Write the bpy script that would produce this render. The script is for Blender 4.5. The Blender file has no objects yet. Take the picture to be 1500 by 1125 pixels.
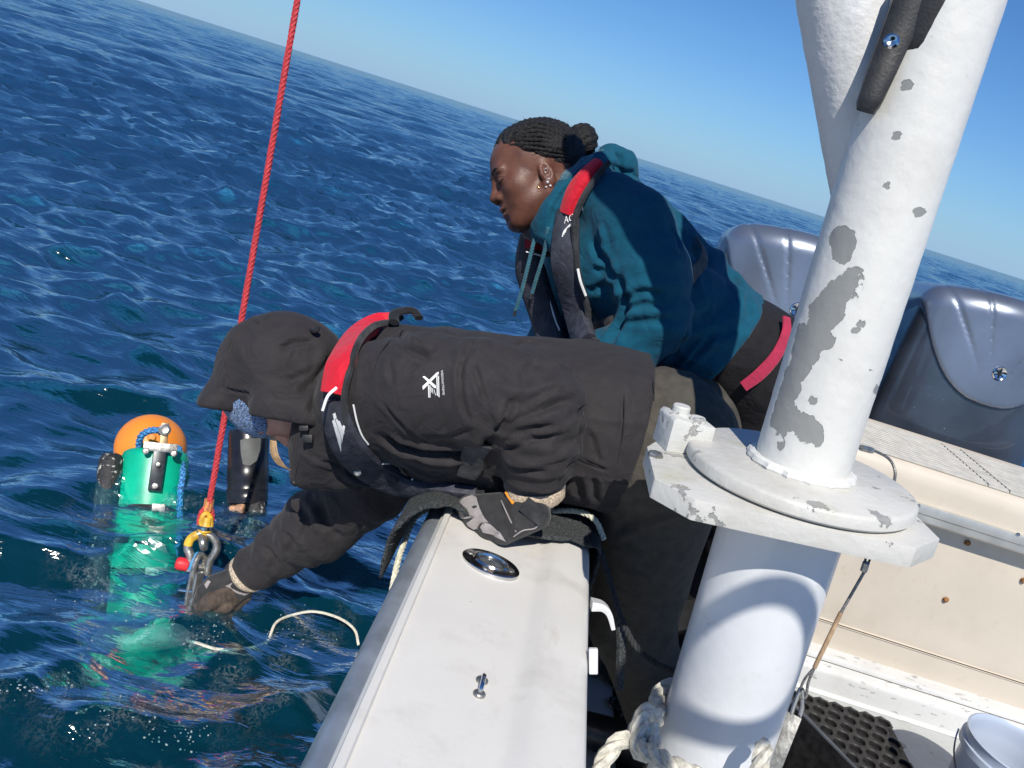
import bpy, bmesh, math, random
import numpy as np
from mathutils import Vector, Matrix
from mathutils.bvhtree import BVHTree
random.seed(7); rng = np.random.default_rng(7)
SC = bpy.context.scene
COL = SC.collection
R = math.radians

# ------------------------------------------------------------------ camera
FOC = 1150.0                      # focal length in pixels of the 1500 px wide picture
CX, CY = 750.0, 562.5
AX = Vector((.9535, .3023, -.0045)).normalized()    # boat axes seen from the camera
AZ0 = Vector((.2862, -.9075, -.3074)).normalized()
AY = AZ0.cross(AX).normalized()
if AY.z < 0: AY = -AY
AZ = AX.cross(AY).normalized()
if AZ.y > 0: AZ = -AZ
CM = Matrix(((AX.x, AX.y, AX.z), (AY.x, AY.y, AY.z), (AZ.x, AZ.y, AZ.z)))   # camera (x right, y down, z ahead) -> world
cam_d = bpy.data.cameras.new('camera'); cam = bpy.data.objects.new('camera', cam_d); COL.objects.link(cam)
cam_d.sensor_width = 36; cam_d.lens = FOC / 1500 * 36; cam_d.clip_start = .02; cam_d.clip_end = 20000
_r = CM @ Matrix(((1, 0, 0), (0, -1, 0), (0, 0, -1)))
cam.matrix_world = _r.to_4x4()
SC.camera = cam

# ------------------------------------------------------------------ sky, sun, exposure
SUN_AZ, SUN_EL = R(0), R(49)      # light travels towards +y, a little to -x, and down
world = bpy.data.worlds.new('World'); SC.world = world; world.use_nodes = True
wn = world.node_tree.nodes; wl = world.node_tree.links
bg = wn['Background']; sky = wn.new('ShaderNodeTexSky')
sky.sky_type = 'NISHITA'; sky.sun_disc = False
sky.sun_elevation = SUN_EL; sky.altitude = 0; sky.air_density = 1.0; sky.dust_density = .0; sky.ozone_density = 2.2
wm = wn.new('ShaderNodeMix'); wm.data_type = 'RGBA'; wm.blend_type = 'MULTIPLY'; wm.inputs['Factor'].default_value = 1
wm.inputs['B'].default_value = (.55, 1.04, 1.62, 1)            # clear, cold winter air
wl.new(sky.outputs[0], wm.inputs['A'])
# pale band of sea haze that thins upwards, the same all round the horizon
wtc = wn.new('ShaderNodeTexCoord'); wsx = wn.new('ShaderNodeSeparateXYZ'); wl.new(wtc.outputs['Generated'], wsx.inputs[0])
wa = wn.new('ShaderNodeMath'); wa.operation = 'ABSOLUTE'; wl.new(wsx.outputs['Z'], wa.inputs[0])
wb = wn.new('ShaderNodeMath'); wb.operation = 'MULTIPLY'; wb.inputs[1].default_value = -13.0; wl.new(wa.outputs[0], wb.inputs[0])
wc = wn.new('ShaderNodeMath'); wc.operation = 'EXPONENT'; wl.new(wb.outputs[0], wc.inputs[0])
wh = wn.new('ShaderNodeMix'); wh.data_type = 'RGBA'; wl.new(wc.outputs[0], wh.inputs['Factor']); wl.new(wm.outputs['Result'], wh.inputs['A'])
wh.inputs['B'].default_value = (5.2, 8.0, 11.2, 1)
wl.new(wh.outputs['Result'], bg.inputs[0]); bg.inputs[1].default_value = .060
LDIR = Vector((-math.sin(SUN_AZ) * math.cos(SUN_EL), math.cos(SUN_AZ) * math.cos(SUN_EL), -math.sin(SUN_EL)))
_s = -LDIR
sky.sun_rotation = math.atan2(_s.x, _s.y)
sd = bpy.data.lights.new('sun', 'SUN'); sun = bpy.data.objects.new('sun', sd); COL.objects.link(sun)
sd.energy = 4.7; sd.angle = R(.53); sd.color = (1, .945, .85)
sun.rotation_euler = LDIR.to_track_quat('-Z', 'Y').to_euler(); sun.location = (1, -4, 5)
SC.view_settings.view_transform = 'Standard'; SC.view_settings.look = 'None'
SC.view_settings.exposure = .12; SC.view_settings.gamma = 1
SC.render.engine = 'CYCLES'
SC.cycles.max_bounces = 8; SC.cycles.transparent_max_bounces = 10; SC.cycles.sample_clamp_indirect = 6

# ------------------------------------------------------------------ geometry helpers
def ray(px, py):
    return CM @ Vector(((px - CX) / FOC, (py - CY) / FOC, 1.0))
def W(px, py, d):
    return ray(px, py) * d
def Wz(px, py, z):
    r = ray(px, py); return r * (z / r.z)
def Wy(px, py, y):
    r = ray(px, py); return r * (y / r.y)
def Wpl(px, py, p0, n):
    r = ray(px, py); return r * (p0.dot(n) / r.dot(n))
def M(px, d):                      # pixels -> metres at a depth
    return px * d / FOC
VR = CM @ Vector((1, 0, 0)); VD = CM @ Vector((0, 1, 0)); VF = CM @ Vector((0, 0, 1))   # picture right / down / ahead

def link(o, parent=None):
    COL.objects.link(o)
    if parent is not None: o.parent = parent
    return o
def tag(o, label=None, cat=None, group=None, kind=None):
    if label: o['label'] = label
    if cat: o['category'] = cat
    if group: o['group'] = group
    if kind: o['kind'] = kind
    return o
def thing(name, loc, label, cat, group=None):
    o = bpy.data.objects.new(name, None); o.empty_display_size = .05
    o.location = loc; link(o); tag(o, label, cat, group)
    o['_loc'] = tuple(loc)
    return o
def mesh_obj(name, verts, faces, mat, parent=None, smooth=True, sharp=None):
    """verts in world space; parent is an un-rotated object"""
    me = bpy.data.meshes.new(name)
    if isinstance(verts, np.ndarray):
        nv = len(verts); fa = np.asarray(faces, dtype=np.int32)
        me.vertices.add(nv); me.vertices.foreach_set('co', np.ascontiguousarray(verts, dtype=np.float32).ravel())
        k = fa.shape[1]
        me.loops.add(fa.size); me.loops.foreach_set('vertex_index', fa.ravel())
        me.polygons.add(len(fa)); me.polygons.foreach_set('loop_start', np.arange(0, fa.size, k, dtype=np.int32))
        me.polygons.foreach_set('loop_total', np.full(len(fa), k, dtype=np.int32))
        me.update(calc_edges=True)
    else:
        me.from_pydata([tuple(v) for v in verts], [], faces)
    if mat is not None: me.materials.append(mat)
    if smooth:
        me.polygons.foreach_set('use_smooth', np.ones(len(me.polygons), dtype=bool))
        if sharp: me.set_sharp_from_angle(angle=R(sharp))
    me.update()
    o = bpy.data.objects.new(name, me); link(o, parent)
    if parent is not None:
        if parent.type == 'EMPTY': o.matrix_parent_inverse = Matrix.Translation(-Vector(parent.location))
    return o
class MB:
    """collects shapes for one mesh"""
    def __init__(s): s.v = []; s.f = []
    def add(s, v, f):
        b = len(s.v); s.v += [Vector(x) for x in v]; s.f += [tuple(i + b for i in q) for q in f]; return s
    def bm(s, bm):
        bm.verts.index_update(); return s.add([x.co.copy() for x in bm.verts], [[q.index for q in f.verts] for f in bm.faces])
    def build(s, name, mat, parent=None, smooth=True, sharp=35):
        return mesh_obj(name, s.v, s.f, mat, parent, smooth, sharp)
def frame(axis, up=(0, 0, 1)):
    z = Vector(axis).normalized(); u = Vector(up)
    if abs(z.dot(u.normalized())) > .98: u = Vector((1, 0, 0))
    x = u.cross(z).normalized(); y = z.cross(x)
    return x, y, z
def smooth_path(pts, n=8, closed=False):
    pts = [Vector(p) for p in pts]; out = []; m = len(pts)
    rng_ = range(m if closed else m - 1)
    for i in rng_:
        if closed: a, b, c, d = pts[i - 1], pts[i], pts[(i + 1) % m], pts[(i + 2) % m]
        else:
            b, c = pts[i], pts[i + 1]; a = pts[i - 1] if i else b * 2 - c; d = pts[i + 2] if i + 2 < m else c * 2 - b
        for k in range(n):
            t = k / n
            out.append(.5 * ((2 * b) + (c - a) * t + (2 * a - 5 * b + 4 * c - d) * t * t + (3 * b - a - 3 * c + d) * t ** 3))
    if not closed: out.append(pts[-1])
    return out
def frames_along(path, up0=None, closed=False):
    n = len(path); T = []
    for i in range(n):
        if closed: t = path[(i + 1) % n] - path[i - 1]
        else: t = path[min(i + 1, n - 1)] - path[max(i - 1, 0)]
        T.append(t.normalized() if t.length > 1e-9 else Vector((0, 0, 1)))
    u = Vector(up0) if up0 is not None else (Vector((0, 0, 1)) if abs(T[0].z) < .9 else Vector((1, 0, 0)))
    out = []
    for t in T:
        u = u - t * u.dot(t)
        u = u.normalized() if u.length > 1e-6 else t.orthogonal().normalized()
        out.append((t, u, t.cross(u)))
    return out
def tube(mb, path, rad, seg=12, closed=False, cap=True, up=None, flat=1.0):
    path = [Vector(p) for p in path]; n = len(path)
    rr = rad if isinstance(rad, (list, tuple)) else [rad] * n
    fr = frames_along(path, up, closed); v = []; f = []
    for (p, (t, u, b), r) in zip(path, fr, rr):
        for k in range(seg):
            a = 2 * math.pi * k / seg
            v.append(p + u * (math.cos(a) * r * flat) + b * (math.sin(a) * r))
    m = n if closed else n - 1
    for i in range(m):
        j = (i + 1) % n
        for k in range(seg):
            l = (k + 1) % seg
            f.append((i * seg + k, i * seg + l, j * seg + l, j * seg + k))
    if cap and not closed:
        f.append(tuple(range(seg - 1, -1, -1))); f.append(tuple(range((n - 1) * seg, n * seg)))
    mb.add(v, f); return mb
def sweep(mb, path, prof, up=None, cap=True, closed_prof=True, scale=None):
    """prof: list of (a,b): a along 'up', b along side"""
    path = [Vector(p) for p in path]; fr = frames_along(path, up); v = []; f = []; k = len(prof)
    for i, (p, (t, u, b)) in enumerate(zip(path, fr)):
        s = scale[i] if scale else 1
        for (x, y) in prof: v.append(p + u * (x * s) + b * (y * s))
    kk = k if closed_prof else k - 1
    for i in range(len(path) - 1):
        for q in range(kk):
            l = (q + 1) % k; f.append((i * k + q, i * k + l, (i + 1) * k + l, (i + 1) * k + q))
    if cap and closed_prof:
        f.append(tuple(range(k - 1, -1, -1))); f.append(tuple(range((len(path) - 1) * k, len(path) * k)))
    mb.add(v, f); return mb
def rope(mb, path, r, strands=3, pitch=None, seg=6):
    path = [Vector(p) for p in path]; pitch = pitch or r * 7
    # resample finely
    L = [0]
    for a, b in zip(path, path[1:]): L.append(L[-1] + (b - a).length)
    step = pitch / 9; n = max(4, int(L[-1] / step)); out = []; i = 0
    for k in range(n + 1):
        s = L[-1] * k / n
        while i < len(L) - 2 and L[i + 1] < s: i += 1
        t = (s - L[i]) / max(1e-9, L[i + 1] - L[i]); out.append(path[i].lerp(path[i + 1], t))
    fr = frames_along(out)
    for q in range(strands):
        pts = []
        for k, (p, (t, u, b)) in enumerate(zip(out, fr)):
            a = 2 * math.pi * (q / strands + L[-1] * k / n / pitch)
            pts.append(p + (u * math.cos(a) + b * math.sin(a)) * r * .5)
        tube(mb, pts, r * .56, seg)
    return mb
def box(mb, c, ax, half, bev=.003, seg=2):
    """bevelled box; ax = (x,y,z) unit vectors"""
    bm = bmesh.new(); bmesh.ops.create_cube(bm, size=2)
    for v in bm.verts: v.co = Vector((v.co.x * half[0], v.co.y * half[1], v.co.z * half[2]))
    if bev: bmesh.ops.bevel(bm, geom=bm.edges[:], offset=bev, segments=seg, profile=.6, affect='EDGES')
    m = Matrix((ax[0], ax[1], ax[2])).transposed()
    for v in bm.verts: v.co = Vector(c) + m @ v.co
    mb.bm(bm); bm.free(); return mb
def lathe(mb, c, axis, prof, seg=32, up=(0, 0, 1)):
    """prof: list of (radius, height along axis)"""
    x, y, z = frame(axis, up); v = []; f = []; k = len(prof)
    for (r, h) in prof:
        for i in range(seg):
            a = 2 * math.pi * i / seg
            v.append(Vector(c) + z * h + (x * math.cos(a) + y * math.sin(a)) * r)
    for j in range(k - 1):
        for i in range(seg):
            l = (i + 1) % seg; f.append((j * seg + i, j * seg + l, (j + 1) * seg + l, (j + 1) * seg + i))
    if prof[0][0] > 1e-6: f.append(tuple(range(seg - 1, -1, -1)))
    if prof[-1][0] > 1e-6: f.append(tuple(range((k - 1) * seg, k * seg)))
    mb.add(v, f); return mb
def prism(mb, poly, n, th, bev=.0):
    """poly: world points in a plane, extruded by n*th"""
    bm = bmesh.new(); vs = [bm.verts.new(p) for p in poly]; fc = bm.faces.new(vs)
    ex = bmesh.ops.extrude_face_region(bm, geom=[fc])
    for g in ex['geom']:
        if isinstance(g, bmesh.types.BMVert): g.co += Vector(n) * th
    bmesh.ops.recalc_face_normals(bm, faces=bm.faces[:])
    if bev: bmesh.ops.bevel(bm, geom=bm.edges[:], offset=bev, segments=2, profile=.6, affect='EDGES')
    mb.bm(bm); bm.free(); return mb

# ------------------------------------------------------------------ materials
def mat(name, col, rough=.5, metal=0, var=.12, scale=30, bump=.0, bscale=None, spec=.5, coat=0, sheen=0, col2=None, stretch=None, detail=6, dist=.002):
    m = bpy.data.materials.new(name); m.use_nodes = True; nt = m.node_tree; b = nt.nodes['Principled BSDF']
    b.inputs['Roughness'].default_value = rough; b.inputs['Metallic'].default_value = metal
    b.inputs['Specular IOR Level'].default_value = spec; b.inputs['Coat Weight'].default_value = coat
    b.inputs['Sheen Weight'].default_value = sheen
    tc = nt.nodes.new('ShaderNodeTexCoord'); mp = nt.nodes.new('ShaderNodeMapping')
    nt.links.new(tc.outputs['Object'], mp.inputs[0])
    if stretch: mp.inputs['Scale'].default_value = stretch
    n = nt.nodes.new('ShaderNodeTexNoise'); n.inputs['Scale'].default_value = scale; n.inputs['Detail'].default_value = detail
    nt.links.new(mp.outputs[0], n.inputs['Vector'])
    r = nt.nodes.new('ShaderNodeValToRGB'); c2 = col2 or tuple(c * (1 - var * 2) for c in col)
    r.color_ramp.elements[0].position = .3; r.color_ramp.elements[1].position = .68
    r.color_ramp.elements[0].color = (*c2, 1); r.color_ramp.elements[1].color = (*[min(1, c * (1 + (0 if col2 else var))) for c in col], 1)
    nt.links.new(n.outputs['Fac'], r.inputs[0]); nt.links.new(r.outputs[0], b.inputs['Base Color'])
    if bump:
        n2 = nt.nodes.new('ShaderNodeTexNoise'); n2.inputs['Scale'].default_value = bscale or scale * 3; n2.inputs['Detail'].default_value = 4
        nt.links.new(mp.outputs[0], n2.inputs['Vector'])
        bp = nt.nodes.new('ShaderNodeBump'); bp.inputs['Strength'].default_value = bump; bp.inputs['Distance'].default_value = dist
        nt.links.new(n2.outputs['Fac'], bp.inputs['Height']); nt.links.new(bp.outputs[0], b.inputs['Normal'])
    return m
def layer_mask(nt, scale, lo, hi, detail=5, rough=.55, stretch=None, seed=0.0):
    tc = nt.nodes.new('ShaderNodeTexCoord'); mp = nt.nodes.new('ShaderNodeMapping')
    mp.inputs['Location'].default_value = (seed, seed * .7, -seed * .4)
    if stretch: mp.inputs['Scale'].default_value = stretch
    nt.links.new(tc.outputs['Object'], mp.inputs[0])
    n = nt.nodes.new('ShaderNodeTexNoise'); n.inputs['Scale'].default_value = scale; n.inputs['Detail'].default_value = detail; n.inputs['Roughness'].default_value = rough
    nt.links.new(mp.outputs[0], n.inputs['Vector'])
    r = nt.nodes.new('ShaderNodeMapRange'); r.inputs['From Min'].default_value = lo; r.inputs['From Max'].default_value = hi
    nt.links.new(n.outputs['Fac'], r.inputs['Value']); return r.outputs[0]
def mix_col(nt, fac, a, b):
    m = nt.nodes.new('ShaderNodeMix'); m.data_type = 'RGBA'
    nt.links.new(fac, m.inputs['Factor'])
    for s, x in ((m.inputs['A'], a), (m.inputs['B'], b)):
        if isinstance(x, tuple): s.default_value = (*x, 1)
        else: nt.links.new(x, s)
    return m.outputs['Result']
# ================================================================== the sea
SEA = -1.20
def wave_patch(L, N, kp_l, rms, wind, seed, power=4.0, lo=None, hi=None, spread=2.0):
    g = np.random.default_rng(seed)
    k1 = np.fft.fftfreq(N, d=L / N) * 2 * np.pi
    kx, ky = np.meshgrid(k1, k1, indexing='ij'); k = np.hypot(kx, ky); k[0, 0] = 1
    kp = 2 * np.pi / kp_l
    P = np.exp(-1.25 * (kp / k) ** 2) / k ** power
    c = (kx * wind[0] + ky * wind[1]) / k
    P = P * (np.abs(c) ** (2 * spread) + .06)
    if lo: P = P * (k > 2 * np.pi / lo)
    if hi: P = P * (k < 2 * np.pi / hi)
    P[0, 0] = 0
    a = np.sqrt(P) * (g.normal(size=(N, N)) + 1j * g.normal(size=(N, N)))
    h = np.fft.ifft2(a).real; s = rms / h.std()
    h = h * s
    # choppy sideways displacement
    dx = np.fft.ifft2(-1j * kx / k * np.fft.fft2(h)).real; dy = np.fft.ifft2(-1j * ky / k * np.fft.fft2(h)).real
    return h, dx, dy, L, N
def sample(p, x, y):
    h, dx, dy, L, N = p
    u = (x / L) % 1 * N; v = (y / L) % 1 * N
    i = np.floor(u).astype(int); j = np.floor(v).astype(int); fu = u - i; fv = v - j
    i0 = i % N; i1 = (i + 1) % N; j0 = j % N; j1 = (j + 1) % N
    def q(a): return (a[i0, j0] * (1 - fu) + a[i1, j0] * fu) * (1 - fv) + (a[i0, j1] * (1 - fu) + a[i1, j1] * fu) * fv
    return q(h), q(dx), q(dy)
WIND = np.array((.22, -.975))
PATCH = [wave_patch(47.0, 512, 4.2, .058, WIND, 11, 4.0, None, 1.1, 1.4),
         wave_patch(13.3, 512, 1.2, .030, np.array((.3, -.95)), 23, 2.8, 1.6, .12, 1.2),
         wave_patch(2.9, 512, .30, .0036, np.array((.1, -1.0)), 5, 3.2, .5, .03, 1.0)]
RINGS = [(-.82, 1.80, .0035, 62, .16), (-.48, 1.48, .004, 75, .12), (-.615, 1.93, .003, 70, .12)]      # ripples round what stands in the water
def sea_surface(x, y):
    r = np.hypot(x, y); h = np.zeros_like(x); ddx = np.zeros_like(x); ddy = np.zeros_like(x)
    for p, lam, chop, near in zip(PATCH, (4.2, .32, .05), (1.0, 1.3, .7), (.32, .62, .9)):
        a, b, c = sample(p, x, y)
        w = 1 / (1 + (r * .0085 * 2.0 / lam) ** 4)                     # drop what the mesh cannot carry
        w = w * (near + (1 - near) * np.clip((r - 1.5) / 9, 0, 1))         # calmer in the lee of the boat
        h += a * w; ddx += b * w * chop; ddy += c * w * chop
    for (cx, cy, am, kk, fall) in RINGS:
        q = np.hypot(x - cx, y - cy); h += am * np.sin(q * kk) * np.exp(-q / fall)
    return h, ddx, ddy
# the hull's outline at the waterline, so that no water stands inside the boat
def hull_x(y):                     # outer face of the hull (picture left), metres
    return -.02 + .012 * (y - .6)
TRANSOM = 2.95
def make_sea():
    da = .0078; th = np.arange(R(-112), R(112), da); nr = int(math.log(9000 / .28) / da); rr = .28 * np.exp(da * np.arange(nr))
    rr = rr[rr < 9000]; nr = len(rr)
    T, RR = np.meshgrid(th, rr, indexing='ij')
    x = np.sin(T) * RR; y = np.cos(T) * RR
    h, dx, dy = sea_surface(x, y)
    X = x - dx * .45; Y = y - dy * .45
    v = np.stack([X, Y, SEA + h], -1).reshape(-1, 3)
    na = len(th); i = np.arange(na - 1)[:, None] * nr + np.arange(nr - 1)[None, :]
    f = np.stack([i, i + nr, i + nr + 1, i + 1], -1).reshape(-1, 4)
    cx = x[:-1, :-1].reshape(-1); cy = y[:-1, :-1].reshape(-1)
    inside = (cx > hull_x(cy) + .05) & (cy < TRANSOM - .05) & (cx < 2.4)
    f = f[~inside]
    f = f[:, ::-1]
    m = bpy.data.materials.new('sea_water'); m.use_nodes = True; nt = m.node_tree; N = nt.nodes; Lk = nt.links
    for n in list(N):
        if n.type == 'BSDF_PRINCIPLED': N.remove(n)
    out = N['Material Output']
    tc = N.new('ShaderNodeTexCoord')
    def bump(scale, strength, dist, stretch, prev=None, detail=3):
        mp = N.new('ShaderNodeMapping'); mp.inputs['Scale'].default_value = stretch; mp.inputs['Rotation'].default_value = (0, 0, R(-12))
        Lk.new(tc.outputs['Object'], mp.inputs[0])
        n = N.new('ShaderNodeTexNoise'); n.inputs['Scale'].default_value = scale; n.inputs['Detail'].default_value = detail; n.inputs['Distortion'].default_value = .6
        Lk.new(mp.outputs[0], n.inputs['Vector'])
        b = N.new('ShaderNodeBump'); b.inputs['Strength'].default_value = strength; b.inputs['Distance'].default_value = dist
        Lk.new(n.outputs['Fac'], b.inputs['Height'])
        if prev: Lk.new(prev, b.inputs['Normal'])
        return b.outputs[0]
    nrm = bump(1.5, .5, .03, (.42, 1.6, 1)); nrm = bump(5.0, .9, .026, (.38, 1.6, 1), nrm, 5); nrm = bump(22, .6, .004, (.5, 1.5, 1), nrm, 4)
    # the slopes of wavelets too small for the mesh, at every distance
    for sc, st, am in ((1.3, (.4, 1.3, 1), .36), (4.2, (.40, 1.4, 1), .50), (12, (.45, 1.4, 1), .42)):
        mp = N.new('ShaderNodeMapping'); mp.inputs['Scale'].default_value = st; mp.inputs['Rotation'].default_value = (0, 0, R(-14)); Lk.new(tc.outputs['Object'], mp.inputs[0])
        n = N.new('ShaderNodeTexNoise'); n.inputs['Scale'].default_value = sc; n.inputs['Detail'].default_value = 2.5; n.inputs['Distortion'].default_value = .5; Lk.new(mp.outputs[0], n.inputs['Vector'])
        s1 = N.new('ShaderNodeVectorMath'); s1.operation = 'SUBTRACT'; s1.inputs[1].default_value = (.5, .5, .5); Lk.new(n.outputs['Color'], s1.inputs[0])
        s2 = N.new('ShaderNodeVectorMath'); s2.operation = 'MULTIPLY'; s2.inputs[1].default_value = (am * .7, am, 0); Lk.new(s1.outputs[0], s2.inputs[0])
        s3 = N.new('ShaderNodeVectorMath'); s3.operation = 'ADD'; Lk.new(nrm, s3.inputs[0]); Lk.new(s2.outputs[0], s3.inputs[1])
        s4 = N.new('ShaderNodeVectorMath'); s4.operation = 'NORMALIZE'; Lk.new(s3.outputs[0], s4.inputs[0]); nrm = s4.outputs[0]
    fr = N.new('ShaderNodeFresnel'); fr.inputs['IOR'].default_value = 1.333; Lk.new(nrm, fr.inputs['Normal'])
    gl = N.new('ShaderNodeBsdfGlossy'); gl.inputs['Roughness'].default_value = .075; gl.inputs['Color'].default_value = (1, 1, 1, 1); Lk.new(nrm, gl.inputs['Normal'])
    df = N.new('ShaderNodeBsdfDiffuse'); df.inputs['Color'].default_value = (.005, .16, .27, 1); Lk.new(nrm, df.inputs['Normal'])
    tr = N.new('ShaderNodeBsdfTransparent'); tr.inputs['Color'].default_value = (.72, .97, .97, 1)
    rf = N.new('ShaderNodeBsdfRefraction'); rf.inputs['IOR'].default_value = 1.333; rf.inputs['Roughness'].default_value = .02; rf.inputs['Color'].default_value = (.72, .97, .97, 1); Lk.new(nrm, rf.inputs['Normal'])
    mt_ = N.new('ShaderNodeMixShader'); mt_.inputs[0].default_value = .55; Lk.new(tr.outputs[0], mt_.inputs[1]); Lk.new(rf.outputs[0], mt_.inputs[2])
    mx = N.new('ShaderNodeMixShader'); mx.inputs[0].default_value = .88; Lk.new(df.outputs[0], mx.inputs[1]); Lk.new(mt_.outputs[0], mx.inputs[2])
    cp = N.new('ShaderNodeMath'); cp.operation = 'MINIMUM'; cp.inputs[1].default_value = .66; Lk.new(fr.outputs[0], cp.inputs[0])
    m2 = N.new('ShaderNodeMixShader'); Lk.new(cp.outputs[0], m2.inputs[0]); Lk.new(mx.outputs[0], m2.inputs[1]); Lk.new(gl.outputs[0], m2.inputs[2])
    Lk.new(m2.outputs[0], out.inputs[0])
    o = mesh_obj('sea', v, f, m); tag(o, kind='structure', label='choppy deep blue sea reaching to the tilted horizon')
    deep = mat('deep_water', (.0003, .004, .007), .9, var=.0, scale=.6, spec=0)
    n = 64; a = np.linspace(0, 2 * np.pi, n, endpoint=False)
    vv = [(0, 0, SEA - 3.2)] + [(9500 * math.cos(q), 9500 * math.sin(q), SEA - 3.2) for q in a]
    o = mesh_obj('deep_water', vv, [(0, 1 + i, 1 + (i + 1) % n) for i in range(n)], deep); tag(o, kind='structure')
make_sea()

# ================================================================== boat
def nodes_of(m): return m.node_tree, m.node_tree.nodes['Principled BSDF']
def white_paint(name, base, chips=.0, chip_scale=9, dirt=.5, bump=.3, chipcol=(.27, .275, .27), rough=.42, seed=0.0, lump=60, stains=None, stretch=None, speck=.78, bias=False):
    m = mat(name, base, rough, var=.03, scale=6); nt, b = nodes_of(m)
    c = b.inputs['Base Color'].links[0].from_socket
    d = layer_mask(nt, 7, .52, .8, 8, .65, seed=seed + 3)
    dm = nt.nodes.new('ShaderNodeMath'); dm.operation = 'MULTIPLY'; dm.inputs[1].default_value = dirt; nt.links.new(d, dm.inputs[0])
    c = mix_col(nt, dm.outputs[0], c, tuple(x * .62 for x in (base[0], base[1] * .95, base[2] * .86)))
    sm = layer_mask(nt, 30, .60, .80, 7, .7, stretch=(1, .35, 1), seed=seed + 5); c = mix_col(nt, sm, c, tuple(x * .80 for x in (base[0], base[1] * .97, base[2] * .92)))
    sp = layer_mask(nt, 95, speck, speck + .04, 2, .5, seed=seed + 8)
    c = mix_col(nt, sp, c, (.3, .27, .22))
    n2 = nt.nodes.new('ShaderNodeTexNoise'); n2.inputs['Scale'].default_value = lump; n2.inputs['Detail'].default_value = 5
    tc = nt.nodes.new('ShaderNodeTexCoord'); nt.links.new(tc.outputs['Object'], n2.inputs['Vector'])
    bp = nt.nodes.new('ShaderNodeBump'); bp.inputs['Strength'].default_value = bump; bp.inputs['Distance'].default_value = .004
    nt.links.new(n2.outputs['Fac'], bp.inputs['Height']); nrm = bp.outputs[0]
    if chips:
        k = layer_mask(nt, chip_scale, chips, chips + .012, 9, .62, seed=seed, stretch=stretch)
        if bias:
            at = nt.nodes.new('ShaderNodeAttribute'); at.attribute_name = 'flake'; mr = k.node; src = mr.inputs['Value'].links[0].from_socket
            ad = nt.nodes.new('ShaderNodeMath'); ad.operation = 'MULTIPLY_ADD'; ad.inputs[1].default_value = .29; nt.links.new(at.outputs['Fac'], ad.inputs[0]); nt.links.new(src, ad.inputs[2])
            nt.links.new(ad.outputs[0], mr.inputs['Value'])
        c = mix_col(nt, k, c, chipcol)
        bp2 = nt.nodes.new('ShaderNodeBump'); bp2.inputs['Strength'].default_value = .8; bp2.inputs['Distance'].default_value = .0015; bp2.invert = True
        nt.links.new(k, bp2.inputs['Height']); nt.links.new(nrm, bp2.inputs['Normal']); nrm = bp2.outputs[0]
    nt.links.new(nrm, b.inputs['Normal']); nt.links.new(c, b.inputs['Base Color'])
    return m
M_gel = white_paint('gelcoat_white', (.72, .70, .655), 0, dirt=.7, bump=.05, rough=.38, lump=140)
M_cream = white_paint('gelcoat_cream', (.60, .535, .445), 0, dirt=.3, bump=.04, rough=.4, seed=5)
M_alu = mat('aluminium_rail', (.42, .47, .52), .42, .6, var=.15, scale=18, bump=.15, bscale=90)
M_alu2 = mat('aluminium_trim', (.55, .55, .52), .45, .6, var=.12, scale=12, bump=.1)
M_steel = mat('stainless_steel', (.62, .62, .62), .16, 1, var=.08, scale=25)
M_steel_dull = mat('weathered_steel', (.42, .41, .38), .4, .85, var=.25, scale=60, bump=.4, bscale=220)
M_rust = mat('rusty_steel', (.33, .16, .06), .7, .3, var=.3, scale=150, bump=.4)
M_black = mat('black_plastic', (.018, .018, .02), .5, var=.3, scale=60, bump=.2, bscale=300)
M_deck = white_paint('deck_paint', (.46, .47, .46), .62, 14, .6, .5, (.25, .25, .24), .55, seed=9)
M_dark = mat('liner_shadow', (.05, .05, .055), .7)

boat = thing('work_boat', (1.0, 1.2, -1.3), 'white and cream fibreglass work boat with wide gunwale and bench across the stern', 'boat')
DECK = -1.30
# gunwale: two pixel lines give the cap's inner edge; height falls gently aft
IN0 = W(866, 1125, .81); IN1 = W(868, 798, 1.42)
gdir = (IN1 - IN0).normalized()
def gpt(y):                        # inner top edge at a given y
    return IN0 + gdir * ((y - IN0.y) / gdir.y)
OUT0 = Wpl(474, 1125, IN0, Vector((0, gdir.z, -gdir.y)).normalized()); OUT1 = Wpl(636, 772, IN0, Vector((0, gdir.z, -gdir.y)).normalized())
odir = (OUT1 - OUT0).normalized()
def opt(y): return OUT0 + odir * ((y - OUT0.y) / odir.y)
GN = gdir.cross(Vector((-1, 0, 0))).normalized()
if GN.z < 0: GN = -GN
ys = [.15 + i * .1 for i in range(29)]
mb = MB(); v = []; f = []; K = None
for y in ys:
    a, b = gpt(y), opt(y); w = (b - a); wl_ = w.length; s = w.normalized()
    prof = [(0, -.13), (-.001, -.03), (.002, -.012), (.008, -.003), (.018, 0), (.05, .003), (.075, .001), (.085, -.007), (.10, -.009), (wl_ * .8, -.006), (wl_ - .03, -.003),
            (wl_ - .012, -.003), (wl_ - .003, -.008), (wl_, -.018), (wl_ + .002, -.06)]
    K = len(prof)
    for (u, h) in prof: v.append(a + s * u + GN * h)
for i in range(len(ys) - 1):
    for k in range(K - 1): f.append((i * K + k, i * K + k + 1, (i + 1) * K + k + 1, (i + 1) * K + k))
mb.add(v, [q[::-1] for q in f]); gun = mb.build('gunwale_cap', M_gel, boat, sharp=60)
# raised bead along the outer edge
mb = MB(); tube(mb, [opt(y) + Vector((.012, 0, 0)) + GN * -.001 for y in ys], .006, 8, flat=.8); mb.build('edge_bead', M_gel, gun)
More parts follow.
